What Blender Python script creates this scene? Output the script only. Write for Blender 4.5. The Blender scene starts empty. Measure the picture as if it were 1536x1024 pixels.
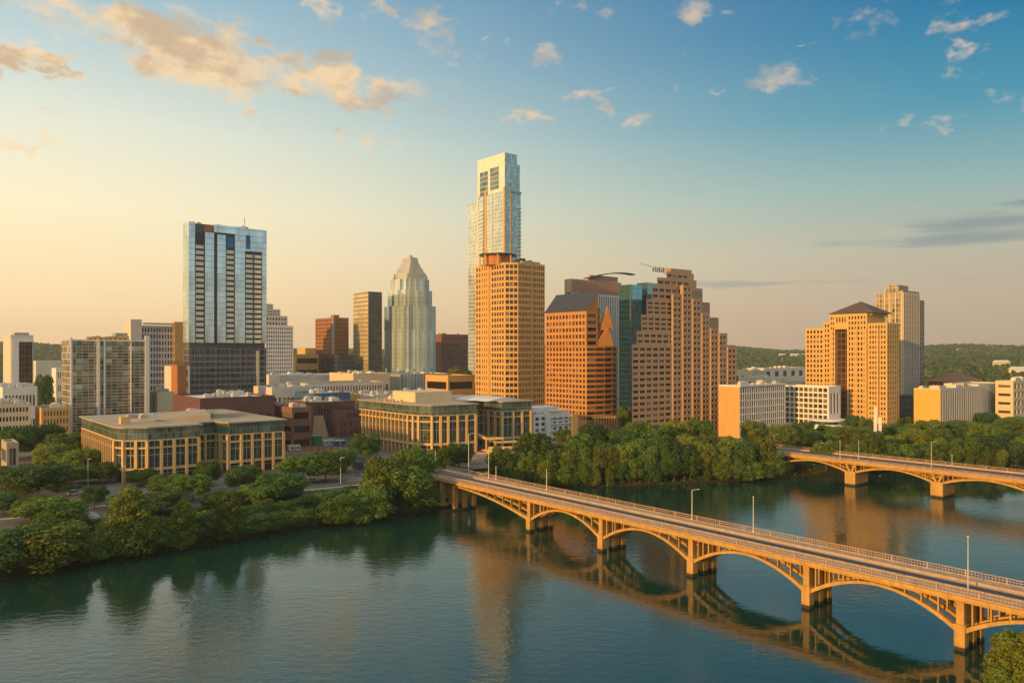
import bpy, math, random
import numpy as np
from mathutils import Vector, Matrix
scene = bpy.context.scene
COL = scene.collection
R_ = math.radians

# ------------------------------------------------------------------ camera
FPX, HZ, CAMH = 1152.0, 528.0, 50.0        # focal length in photo pixels, horizon row, camera height
cam_d = bpy.data.cameras.new("camera")
cam_d.sensor_width = 36.0
cam_d.lens = 27.0
cam_d.shift_y = 16.0 / 1536.0
cam_d.clip_start = 0.5
cam_d.clip_end = 40000
cam = bpy.data.objects.new("camera", cam_d)
cam.location = (0, 0, CAMH)
cam.rotation_euler = (R_(90), 0, 0)
COL.objects.link(cam)
scene.camera = cam
scene.view_settings.view_transform = 'Standard'
scene.view_settings.look = 'None'
scene.view_settings.gamma = 1
scene.view_settings.exposure = 0.16
scene.view_settings.use_curve_mapping = False
scene.cycles.max_bounces = 6
scene.cycles.diffuse_bounces = 3
scene.cycles.glossy_bounces = 4
scene.cycles.transmission_bounces = 3
scene.cycles.transparent_max_bounces = 4
scene.cycles.volume_bounces = 1
scene.cycles.caustics_reflective = False
scene.cycles.caustics_refractive = False

SUN_EL = 10.0
SUN_H = Vector((-0.715, -0.70, 0)).normalized()
SUN_ROT = math.atan2(SUN_H.x, SUN_H.y)


# ------------------------------------------------------------------ node helper
class NT:
    def __init__(s, nt):
        s.t = nt
        nt.nodes.clear()

    def n(s, typ, ins=None, **props):
        nd = s.t.nodes.new(typ)
        for k, v in props.items():
            setattr(nd, k, v)
        for k, v in (ins or {}).items():
            s.put(nd.inputs[k], v)
        return nd

    def put(s, sock, v):
        if isinstance(v, bpy.types.NodeSocket):
            s.t.links.new(v, sock)
        elif isinstance(v, bpy.types.Node):
            s.t.links.new(v.outputs[0], sock)
        else:
            if sock.type == 'RGBA' and len(v) == 3:
                v = (*v, 1)
            sock.default_value = v

    def m(s, op, a, b=0.0, c=0.0):
        nd = s.t.nodes.new('ShaderNodeMath')
        nd.operation = op
        for i, v in enumerate((a, b, c)):
            s.put(nd.inputs[i], v)
        return nd.outputs[0]

    def mix(s, f, a, b, blend='MIX'):
        nd = s.t.nodes.new('ShaderNodeMix')
        nd.data_type = 'RGBA'
        nd.blend_type = blend
        s.put(nd.inputs[0], f)
        s.put(nd.inputs[6], a)
        s.put(nd.inputs[7], b)
        return nd.outputs[2]

    def rng(s, v, a, b, c=0.0, d=1.0, smooth=True):
        nd = s.t.nodes.new('ShaderNodeMapRange')
        nd.interpolation_type = 'SMOOTHSTEP' if smooth else 'LINEAR'
        for i, x in enumerate((v, a, b, c, d)):
            s.put(nd.inputs[i], x)
        return nd.outputs[0]

    def ramp(s, f, stops):
        nd = s.t.nodes.new('ShaderNodeValToRGB')
        cr = nd.color_ramp
        while len(cr.elements) < len(stops):
            cr.elements.new(0.5)
        for e, (p, c) in zip(cr.elements, stops):
            e.position = p
            e.color = (*c, 1)
        s.put(nd.inputs[0], f)
        return nd.outputs[0]

    def noise(s, vec, scale, detail=4, rough=0.55, dim='3D', dist=0.0):
        nd = s.n('ShaderNodeTexNoise', noise_dimensions=dim)
        if vec is not None:
            s.put(nd.inputs['Vector'], vec)
        nd.inputs['Scale'].default_value = scale
        nd.inputs['Detail'].default_value = detail
        nd.inputs['Roughness'].default_value = rough
        nd.inputs['Distortion'].default_value = dist
        return nd.outputs[0]

    def comb(s, x, y, z=0.0):
        nd = s.t.nodes.new('ShaderNodeCombineXYZ')
        for i, v in enumerate((x, y, z)):
            s.put(nd.inputs[i], v)
        return nd.outputs[0]


def lin(r, g, b):
    return tuple(((c / 255) / 12.92 if c <= 10 else ((c / 255 + .055) / 1.055) ** 2.4) for c in (r, g, b))


# ------------------------------------------------------------------ world: sky and clouds (all by direction)
world = bpy.data.worlds.new("World")
scene.world = world
world.use_nodes = True
W = NT(world.node_tree)
sky = W.n('ShaderNodeTexSky', sky_type='NISHITA', sun_disc=False, sun_elevation=R_(SUN_EL), sun_rotation=SUN_ROT,
          air_density=1.0, dust_density=2.0, ozone_density=1.5)
gen = W.n('ShaderNodeTexCoord').outputs['Generated']
sep = W.n('ShaderNodeSeparateXYZ', {0: gen})
dx, dy, dz = sep.outputs
hl = W.m('SQRT', W.m('ADD', W.m('MULTIPLY', dx, dx), W.m('MULTIPLY', dy, dy)))
azx = W.m('DIVIDE', dx, W.m('MAXIMUM', hl, 0.001))                 # -1 = left of the view, +1 = right
el = W.m('ARCTAN2', dz, hl)
az = W.m('ARCTAN2', dx, dy)
cool = W.rng(azx, -0.66, 0.62)
ez = W.m('DIVIDE', W.m('MAXIMUM', el, 0.0), 0.60)
S_WARM = [(0.0, lin(255, 206, 150)), (0.10, lin(255, 222, 168)), (0.28, lin(252, 238, 198)), (0.43, lin(230, 231, 210)),
          (0.58, lin(186, 206, 208)), (0.75, lin(136, 178, 198)), (1.0, lin(70, 122, 160))]
S_COOL = [(0.0, lin(180, 152, 128)), (0.10, lin(186, 166, 142)), (0.20, lin(178, 176, 156)), (0.32, lin(138, 172, 170)),
          (0.46, lin(66, 144, 168)), (0.62, lin(10, 116, 158)), (0.8, lin(10, 96, 148)), (1.0, lin(18, 78, 135))]
grad = W.mix(cool, W.ramp(ez, S_WARM), W.ramp(ez, S_COOL))
# clouds
vc = W.comb(W.m('MULTIPLY', az, 1.0), W.m('MULTIPLY', el, 1.9), 0.37)
nz1 = W.noise(vc, 7.5, 7, 0.58)
nz2 = W.noise(W.comb(az, W.m('MULTIPLY', el, 1.5), 3.3), 22.0, 5, 0.6)
nzs = W.noise(W.comb(W.m('MULTIPLY', az, 1.0), W.m('MULTIPLY', el, 9.0), 1.7), 6.0, 5, 0.55)


def warp(z, s):
    f = W.noise(W.comb(az, W.m('MULTIPLY', el, 1.7), z), 5.5, 4, 0.6)
    g = W.noise(W.comb(az, W.m('MULTIPLY', el, 1.7), z + 4), 19.0, 4, 0.6)
    return W.m('ADD', W.m('MULTIPLY', W.m('SUBTRACT', f, 0.5), s), W.m('MULTIPLY', W.m('SUBTRACT', g, 0.5), s * .55))


azw = W.m('ADD', az, warp(9.1, 0.26))
elw = W.m('ADD', el, warp(5.2, 0.15))


def blob(ca, ce, ra, re, tilt=0.0, w=True):
    a = W.m('SUBTRACT', azw if w else az, ca)
    e = W.m('SUBTRACT', W.m('SUBTRACT', elw if w else el, ce), W.m('MULTIPLY', a, tilt))
    a = W.m('DIVIDE', a, ra)
    e = W.m('DIVIDE', e, re)
    d = W.m('SQRT', W.m('ADD', W.m('MULTIPLY', a, a), W.m('MULTIPLY', e, e)))
    return W.m('MAXIMUM', W.m('SUBTRACT', 1.0, d), 0.0)


def mx(*v):
    r = v[0]
    for x in v[1:]:
        r = W.m('MAXIMUM', r, x)
    return r


def dirpx(px, py):
    u, v = (px - 768) / FPX, (HZ - py) / FPX
    return math.atan(u), math.atan(v / math.hypot(1, u))


def pblob(px, py, rx, ry, tilt=0.0, w=True):
    a, e = dirpx(px, py)
    k = math.cos(a)
    return blob(a, e, rx / FPX * k * k, ry / FPX * k, tilt, w)


big = mx(pblob(205, 55, 170, 74), pblob(320, 96, 290, 66, -0.14), pblob(500, 122, 200, 40, -0.14), pblob(10, 80, 90, 32), pblob(55, 112, 64, 24))
mid = mx(pblob(660, 55, 60, 50), pblob(575, 18, 60, 36), pblob(505, 32, 46, 36), pblob(1180, 125, 80, 38, -0.2), pblob(1345, 10, 90, 34, 0.1),
         pblob(815, 86, 52, 22), pblob(888, 142, 40, 24), pblob(940, 178, 50, 22, 0.3), pblob(1440, 74, 36, 22), pblob(1400, 175, 50, 24),
         pblob(400, 170, 60, 20), pblob(575, 196, 46, 16), pblob(1500, 196, 40, 18), pblob(1060, 10, 90, 40), pblob(900, 10, 46, 30), pblob(735, 90, 28, 14),
         pblob(1105, 146, 40, 14), pblob(800, 170, 40, 20), pblob(30, 222, 90, 18), pblob(660, 146, 30, 16), pblob(1530, 140, 50, 40),
         pblob(1470, 20, 60, 30), pblob(1252, 80, 26, 20), pblob(1010, 100, 40, 20))
ncomb = W.m('ADD', W.m('MULTIPLY', nz1, 0.70), W.m('MULTIPLY', nz2, 0.30))
dbig = W.rng(W.m('ADD', W.m('MULTIPLY', ncomb, 1.3), W.m('MULTIPLY', big, 1.05)), 0.86, 1.46)
dmid = W.rng(W.m('ADD', W.m('ADD', W.m('MULTIPLY', nz1, 0.8), W.m('MULTIPLY', nz2, 1.4)), W.m('MULTIPLY', mid, 0.60)), 1.32, 1.90)
dmid = W.m('MULTIPLY', dmid, 0.85)
# off-frame cumulus so that reflections and other views have clouds too
else_ = W.rng(W.m('ABSOLUTE', az), 0.62, 0.85)
doff = W.m('MULTIPLY', W.m('MULTIPLY', W.rng(ncomb, 0.56, 0.70), W.rng(el, 0.12, 0.3)), W.m('MULTIPLY', else_, 0.6))
dens = mx(dbig, dmid, doff)
up = W.noise(W.comb(az, W.m('MULTIPLY', W.m('ADD', el, 0.02), 1.9), 0.37), 7.5, 7, 0.58)
core = W.rng(W.m('ADD', W.m('SUBTRACT', nz1, up), W.m('MULTIPLY', dbig, 0.07)), -0.05, 0.14)
ccol_w = W.mix(core, lin(254, 214, 156), lin(208, 172, 128))
ccol_c = W.mix(core, lin(216, 192, 168), lin(158, 166, 168))
ccol = W.mix(cool, ccol_w, ccol_c)
skyc = W.mix(W.m('MULTIPLY', dens, 0.86), grad, ccol)
streak = mx(pblob(1460, 336, 250, 22, -0.02, False), W.m('MULTIPLY', pblob(1420, 358, 330, 17, 0.0, False), 0.9), W.m('MULTIPLY', pblob(1160, 425, 260, 10, 0.0, False), 0.5),
            W.m('MULTIPLY', pblob(1500, 410, 140, 10, 0.0, False), 0.5), W.m('MULTIPLY', pblob(1540, 302, 70, 12, 0.0, False), 0.7))
ds = W.rng(W.m('ADD', nzs, W.m('MULTIPLY', streak, 0.55)), 0.62, 0.95)
ds = W.m('MULTIPLY', ds, W.rng(streak, 0.0, 0.12))
skyc = W.mix(W.m('MULTIPLY', ds, 0.62), skyc, lin(112, 132, 142))
# unseen sky overhead and behind the camera, towards the low sun, boosted for fill light
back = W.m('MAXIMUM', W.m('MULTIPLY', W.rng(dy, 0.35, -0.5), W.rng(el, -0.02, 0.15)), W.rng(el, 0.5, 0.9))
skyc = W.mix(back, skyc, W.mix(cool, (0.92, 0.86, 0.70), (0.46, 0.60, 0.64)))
skyc = W.mix(W.rng(dz, -0.02, -0.25), skyc, lin(70, 75, 62))
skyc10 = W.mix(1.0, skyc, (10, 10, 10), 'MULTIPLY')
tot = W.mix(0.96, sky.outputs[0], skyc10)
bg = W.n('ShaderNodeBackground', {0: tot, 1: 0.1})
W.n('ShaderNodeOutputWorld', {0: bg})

sun_d = bpy.data.lights.new("sun", 'SUN')
sun_d.energy = 4.8
sun_d.angle = R_(0.6)
sun_d.color = (1.0, 0.53, 0.13)
sun = bpy.data.objects.new("sun", sun_d)
sv = Vector((SUN_H.x * math.cos(R_(SUN_EL)), SUN_H.y * math.cos(R_(SUN_EL)), math.sin(R_(SUN_EL))))
sun.rotation_euler = (-sv).to_track_quat('-Z', 'Y').to_euler()
sun.location = (-200, -200, 300)
COL.objects.link(sun)


# ------------------------------------------------------------------ materials
def new_mat(name):
    m = bpy.data.materials.new(name)
    m.use_nodes = True
    return m, NT(m.node_tree)


def mat(name, base, rough=0.75, var=0.18, scale=0.25, metallic=0.0, streak=True, fine=2.5, spec=0.4, tide=False):
    m, t = new_mat(name)
    pos = t.n('ShaderNodeNewGeometry').outputs['Position']
    a = t.noise(pos, scale, 5, 0.6)
    b = t.noise(pos, fine, 3, 0.6)
    f = t.m('ADD', t.m('MULTIPLY', a, 0.6), t.m('MULTIPLY', b, 0.4))
    if streak:
        mp = t.n('ShaderNodeMapping', {0: pos})
        mp.inputs['Scale'].default_value = (1, 1, 0.08)
        st = t.noise(mp.outputs[0], 0.9, 4, 0.6)
        f = t.m('ADD', t.m('MULTIPLY', f, 0.6), t.m('MULTIPLY', st, 0.4))
    k = t.rng(f, 0.3, 0.7, 1 - var, 1 + var, False)
    col = t.mix(1.0, base, t.comb(k, k, k), 'MULTIPLY')
    if tide:                                            # wet algae line of the river on the piers
        zz = t.n('ShaderNodeSeparateXYZ', {0: pos}).outputs[2]
        col = t.mix(t.rng(t.m('ADD', zz, t.m('MULTIPLY', b, 0.6)), 1.25, 0.75), col, (0.035, 0.03, 0.018))
        mp2 = t.n('ShaderNodeMapping', {0: pos})
        mp2.inputs['Scale'].default_value = (1.6, 1.6, 0.10)
        drip = t.rng(t.noise(mp2.outputs[0], 1.2, 4, 0.65), 0.56, 0.72, 0.0, 0.45)
        col = t.mix(drip, col, (0.12, 0.075, 0.03))
    p = t.n('ShaderNodeBsdfPrincipled', {'Base Color': col, 'Roughness': rough, 'Metallic': metallic, 'Specular IOR Level': spec})
    t.n('ShaderNodeOutputMaterial', {0: p})
    return m


def win_mat(name, base, rough=0.12, metallic=0.0, var=0.9, lit=0.0):
    """window pane: dark glass, each pane a little different (blinds, rooms)"""
    m, t = new_mat(name)
    g = t.n('ShaderNodeNewGeometry')
    o = t.n('ShaderNodeObjectInfo')
    r = t.m('FRACT', t.m('ADD', g.outputs['Random Per Island'], t.m('MULTIPLY', o.outputs['Random'], 7.31)))
    k = t.rng(r, 0, 1, 1 - var * 0.6, 1 + var, False)
    col = t.mix(1.0, base, t.comb(k, k, k), 'MULTIPLY')
    blind = t.rng(r, 0.74, 0.92)
    col = t.mix(t.m('MULTIPLY', blind, 0.42), col, (0.30, 0.25, 0.18))
    rough = t.rng(t.m('FRACT', t.m('MULTIPLY', r, 13.7)), 0, 1, 0.05, 0.35, False)
    p = t.n('ShaderNodeBsdfPrincipled', {'Base Color': col, 'Roughness': rough, 'Metallic': metallic, 'IOR': 1.55})
    t.n('ShaderNodeOutputMaterial', {0: p})
    return m


def curtain_mat(name, tint, pu=1.5, pv=3.6, mw=0.06, mh=0.05, mull=(0.3, 0.3, 0.3), rough=0.06, metallic=0.8, var=0.5, tilt=0.05,
                spand=0.0, spcol=(0.1, 0.1, 0.1), vcell=1.0):
    """glass curtain wall; the mullion grid runs on a UV map in metres"""
    m, t = new_mat(name)
    uv = t.n('ShaderNodeUVMap').outputs[0]
    s = t.n('ShaderNodeSeparateXYZ', {0: uv})
    u = t.m('DIVIDE', s.outputs[0], pu)
    v = t.m('DIVIDE', s.outputs[1], pv)
    fu, fv = t.m('FRACT', u), t.m('FRACT', v)
    cell = t.comb(t.m('FLOOR', u), t.m('FLOOR', t.m('DIVIDE', v, vcell)), 0.0)
    wn = t.n('ShaderNodeTexWhiteNoise', {0: cell}, noise_dimensions='3D')
    r = wn.outputs['Value']
    k = t.rng(r, 0, 1, 1 - var, 1 + var * 0.4, False)
    big_ = t.noise(uv, 0.045, 3, 0.5)
    k = t.m('MULTIPLY', k, t.rng(big_, 0.3, 0.7, 0.75, 1.2, False))
    col = t.mix(1.0, tint, t.comb(k, k, k), 'MULTIPLY')
    if spand > 0:
        col = t.mix(t.m('LESS_THAN', fv, spand), col, spcol)
    g = t.n('ShaderNodeNewGeometry')
    off = t.n('ShaderNodeVectorMath', {0: wn.outputs['Color'], 1: (0.5, 0.5, 0.5)}, operation='SUBTRACT')
    off2 = t.n('ShaderNodeVectorMath', {0: off.outputs[0]}, operation='SCALE')
    off2.inputs['Scale'].default_value = tilt
    nn = t.n('ShaderNodeVectorMath', {0: g.outputs['Normal'], 1: off2.outputs[0]}, operation='ADD')
    nn = t.n('ShaderNodeVectorMath', {0: nn.outputs[0]}, operation='NORMALIZE')
    gl = t.n('ShaderNodeBsdfPrincipled', {'Base Color': col, 'Roughness': rough, 'Metallic': metallic, 'Normal': nn.outputs[0]})
    mu = t.n('ShaderNodeBsdfPrincipled', {'Base Color': mull, 'Roughness': 0.5})
    mask = t.m('MAXIMUM', t.m('LESS_THAN', fu, mw), t.m('LESS_THAN', fv, mh))
    ms = t.n('ShaderNodeMixShader', {0: mask, 1: gl.outputs[0], 2: mu.outputs[0]})
    t.n('ShaderNodeOutputMaterial', {0: ms})
    return m


def leaf_mat(name, dark, light, yellow=0.3, ns=0.22):
    m, t = new_mat(name)
    g = t.n('ShaderNodeNewGeometry')
    o = t.n('ShaderNodeObjectInfo')
    a = t.noise(g.outputs['Position'], ns, 4, 0.65)
    r = g.outputs['Random Per Island']
    f = t.m('ADD', t.m('MULTIPLY', r, 0.45), t.m('MULTIPLY', t.rng(a, 0.3, 0.7), 0.55))
    col = t.mix(f, dark, light)
    r2 = t.m('FRACT', t.m('MULTIPLY', o.outputs['Random'], 17.3))
    col = t.mix(t.m('MULTIPLY', t.rng(r2, 0.25, 1.0), yellow), col, (0.17, 0.175, 0.018))
    k = t.rng(o.outputs['Random'], 0, 1, 0.66, 1.35, False)
    col = t.mix(1.0, col, t.comb(k, k, k), 'MULTIPLY')
    d = t.n('ShaderNodeBsdfPrincipled', {'Base Color': col, 'Roughness': 0.6, 'Specular IOR Level': 0.25})
    tr = t.n('ShaderNodeBsdfTranslucent', {0: t.mix(1.0, col, (1.3, 1.5, 0.5), 'MULTIPLY')})
    ms = t.n('ShaderNodeMixShader', {0: 0.28, 1: d.outputs[0], 2: tr.outputs[0]})
    t.n('ShaderNodeOutputMaterial', {0: ms})
    return m


M = {}
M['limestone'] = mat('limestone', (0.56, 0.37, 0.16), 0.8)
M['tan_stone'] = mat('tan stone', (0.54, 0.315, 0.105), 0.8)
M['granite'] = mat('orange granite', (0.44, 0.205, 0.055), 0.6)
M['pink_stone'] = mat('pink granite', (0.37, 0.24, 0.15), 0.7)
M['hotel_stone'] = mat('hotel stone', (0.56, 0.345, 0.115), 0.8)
M['white'] = mat('white concrete', (0.66, 0.63, 0.58), 0.7, 0.12)
M['offwhite'] = mat('offwhite render', (0.55, 0.50, 0.44), 0.8, 0.15)
M['cream'] = mat('cream panel', (0.58, 0.47, 0.30), 0.7, 0.12)
M['grey'] = mat('grey concrete', (0.30, 0.29, 0.28), 0.8)
M['dgrey'] = mat('dark grey panel', (0.10, 0.10, 0.105), 0.6)
M['roofgrey'] = mat('roof membrane', (0.36, 0.33, 0.30), 0.9, 0.3, 0.12, streak=False)
M['rooftan'] = mat('tan roof', (0.36, 0.29, 0.21), 0.9, 0.25, 0.12, streak=False)
M['roofwhite'] = mat('white roof', (0.58, 0.56, 0.54), 0.9, 0.3, 0.12, streak=False)
M['slate'] = mat('slate roof', (0.026, 0.027, 0.034), 0.35, 0.3, 0.4)
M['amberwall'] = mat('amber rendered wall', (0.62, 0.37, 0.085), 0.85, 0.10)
M['brownroof'] = mat('brown roof', (0.10, 0.055, 0.035), 0.7, 0.3)
M['brick'] = mat('red brick', (0.19, 0.085, 0.06), 0.85, 0.25)
M['maroon'] = mat('maroon brick', (0.11, 0.052, 0.05), 0.85, 0.25)
M['rust'] = mat('rust panel', (0.34, 0.13, 0.04), 0.7, 0.3)
M['brownbrick'] = mat('brown brick', (0.26, 0.115, 0.045), 0.8, 0.2)
M['bronze'] = mat('bronze louvre', (0.50, 0.30, 0.20), 0.5, 0.25)
M['blue'] = mat('blue cladding', (0.035, 0.10, 0.19), 0.6)
M['olive'] = mat('olive roof', (0.22, 0.17, 0.06), 0.7, 0.3)
M['metal'] = mat('pale metal', (0.55, 0.53, 0.5), 0.4, 0.1, metallic=0.3, streak=False)
M['dmetal'] = mat('dark metal', (0.07, 0.07, 0.075), 0.45, 0.1, metallic=0.4, streak=False)
M['copper'] = mat('copper crown', (0.42, 0.14, 0.04), 0.6, 0.25)
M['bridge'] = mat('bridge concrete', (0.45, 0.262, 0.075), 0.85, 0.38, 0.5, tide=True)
M['bridge_pale'] = mat('pale bridge concrete', (0.40, 0.275, 0.185), 0.85, 0.3, 0.6, streak=False)
M['asphalt'] = mat('asphalt', (0.065, 0.062, 0.065), 0.9, 0.25, 0.4, streak=False)
M['paving'] = mat('paving', (0.25, 0.215, 0.175), 0.9, 0.25, 0.3, streak=False)
M['path'] = mat('pale path', (0.42, 0.36, 0.29), 0.9, 0.2, 0.3, streak=False)
M['road_tan'] = mat('dusty road', (0.18, 0.145, 0.115), 0.9, 0.25, 0.3, streak=False)
M['paint'] = mat('white paint', (0.75, 0.72, 0.66), 0.6, 0.15, streak=False)
M['yellow'] = mat('yellow paint', (0.55, 0.36, 0.02), 0.6, 0.15, streak=False)
M['green'] = mat('green paint', (0.03, 0.20, 0.11), 0.5, 0.2)
M['bluec'] = mat('blue canvas', (0.03, 0.11, 0.32), 0.6, 0.2, streak=False)
M['red'] = mat('red paint', (0.38, 0.04, 0.025), 0.5, 0.1, streak=False)
M['bark'] = mat('bark', (0.09, 0.06, 0.04), 0.95, 0.3, 1.2)
M['rock'] = mat('pale rock', (0.42, 0.32, 0.24), 0.9, 0.25, 0.8, streak=False)
M['rubber'] = mat('rubber', (0.02, 0.02, 0.02), 0.8, 0.1, streak=False)
M['w_dark'] = win_mat('dark window', (0.022, 0.018, 0.015))
M['w_brown'] = win_mat('brown window', (0.05, 0.026, 0.014))
M['w_blue'] = win_mat('blue window', (0.03, 0.045, 0.06), 0.08)
M['w_teal'] = win_mat('teal window', (0.03, 0.075, 0.075), 0.07, 0.1)
M['w_grey'] = win_mat('grey window', (0.06, 0.06, 0.06), 0.15)
M['w_sky'] = win_mat('sky window', (0.13, 0.21, 0.21), 0.08, 0.5, 0.5)
M['w_gold'] = win_mat('amber window', (0.085, 0.06, 0.022), 0.10, 0.15)
M['c_w'] = curtain_mat('pale blue curtain wall', (0.60, 0.72, 0.73), 1.6, 3.7, 0.05, 0.10, (0.34, 0.40, 0.42), 0.12, 0.8, 0.16, 0.02, vcell=3.0)
M['balc'] = mat('pale balcony front', (0.78, 0.69, 0.52), 0.7, 0.1)
M['c_austl'] = curtain_mat('pale condo glass', (0.56, 0.68, 0.65), 2.2, 3.4, 0.14, 0.14, (0.60, 0.54, 0.42), 0.10, 0.8, 0.22, 0.03)
M['c_frost'] = curtain_mat('silver fluted curtain wall', (0.66, 0.82, 0.84), 2.3, 3.9, 0.13, 0.05, (0.40, 0.42, 0.40), 0.10, 0.62, 0.42, 0.09, vcell=9.0)
M['c_teal'] = curtain_mat('teal curtain wall', (0.03, 0.13, 0.25), 1.8, 3.8, 0.05, 0.07, (0.03, 0.07, 0.09), 0.05, 0.8, 0.3, 0.03)
M['c_tealtop'] = curtain_mat('bright teal glass', (0.22, 0.54, 0.70), 1.8, 3.8, 0.05, 0.05, (0.05, 0.12, 0.15), 0.05, 0.85, 0.2, 0.03)  # bright sky reflection on the tower tops is put into the tint
M['c_aust'] = curtain_mat('condo curtain wall', (0.34, 0.50, 0.52), 2.0, 3.4, 0.09, 0.16, (0.44, 0.40, 0.32), 0.07, 0.75, 0.4, 0.04)
M['c_cond'] = curtain_mat('amber glazed balconies', (0.40, 0.35, 0.22), 2.6, 3.1, 0.09, 0.13, (0.50, 0.43, 0.30), 0.12, 0.55, 0.7, 0.10, 0.28, (0.17, 0.13, 0.09))
M['c_band'] = curtain_mat('banded mirror glass', (0.60, 0.50, 0.30), 3.0, 3.8, 0.03, 0.36, (0.22, 0.18, 0.11), 0.2, 0.3, 0.2, 0.03)  # cream of the reflected sky put into the base colour
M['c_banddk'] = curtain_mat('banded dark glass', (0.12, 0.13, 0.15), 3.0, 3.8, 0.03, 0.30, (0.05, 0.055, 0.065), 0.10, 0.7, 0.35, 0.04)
M['c_gold'] = curtain_mat('gold glass tower', (0.46, 0.38, 0.22), 2.4, 3.5, 0.18, 0.12, (0.48, 0.38, 0.24), 0.10, 0.7, 0.5, 0.07)
M['c_dark'] = curtain_mat('dark grid glass', (0.085, 0.085, 0.09), 3.2, 3.7, 0.09, 0.10, (0.20, 0.19, 0.185), 0.15, 0.6, 0.6, 0.05)
M['c_brown'] = curtain_mat('brown glass', (0.09, 0.045, 0.03), 2.5, 3.4, 0.12, 0.14, (0.13, 0.07, 0.04), 0.12, 0.4, 0.4, 0.04)
M['c_lime'] = curtain_mat('green office glass', (0.075, 0.115, 0.095), 1.6, 1.9, 0.06, 0.055, (0.16, 0.17, 0.13), 0.05, 0.45, 0.6, 0.05)
M['c_attic'] = curtain_mat('pale attic glass', (0.17, 0.23, 0.20), 1.3, 2.4, 0.06, 0.05, (0.20, 0.22, 0.17), 0.06, 0.5, 0.5, 0.05)
M['c_podium'] = curtain_mat('finned podium glass', (0.42, 0.45, 0.45), 3.2, 16.0, 0.34, 0.02, (0.46, 0.45, 0.42), 0.2, 0.5, 0.3, 0.05)
M['c_storm'] = curtain_mat('bronze panel glass', (0.16, 0.11, 0.07), 2.6, 3.6, 0.42, 0.14, (0.36, 0.27, 0.19), 0.15, 0.4, 0.5, 0.04)
M['leaf'] = leaf_mat('leaves', (0.044, 0.090, 0.017), (0.145, 0.225, 0.032))
M['leaf2'] = leaf_mat('lighter leaves', (0.075, 0.115, 0.016), (0.180, 0.225, 0.030), 0.55)
M['leaf_dk'] = leaf_mat('dark leaves', (0.026, 0.066, 0.018), (0.086, 0.160, 0.032), 0.1)
M['leaf_far'] = leaf_mat('far leaves', (0.020, 0.048, 0.018), (0.100, 0.140, 0.034), 0.1, 0.012)
M['pinkleaf'] = leaf_mat('pink blossom', (0.22, 0.12, 0.10), (0.34, 0.20, 0.17), 0.0)


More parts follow.
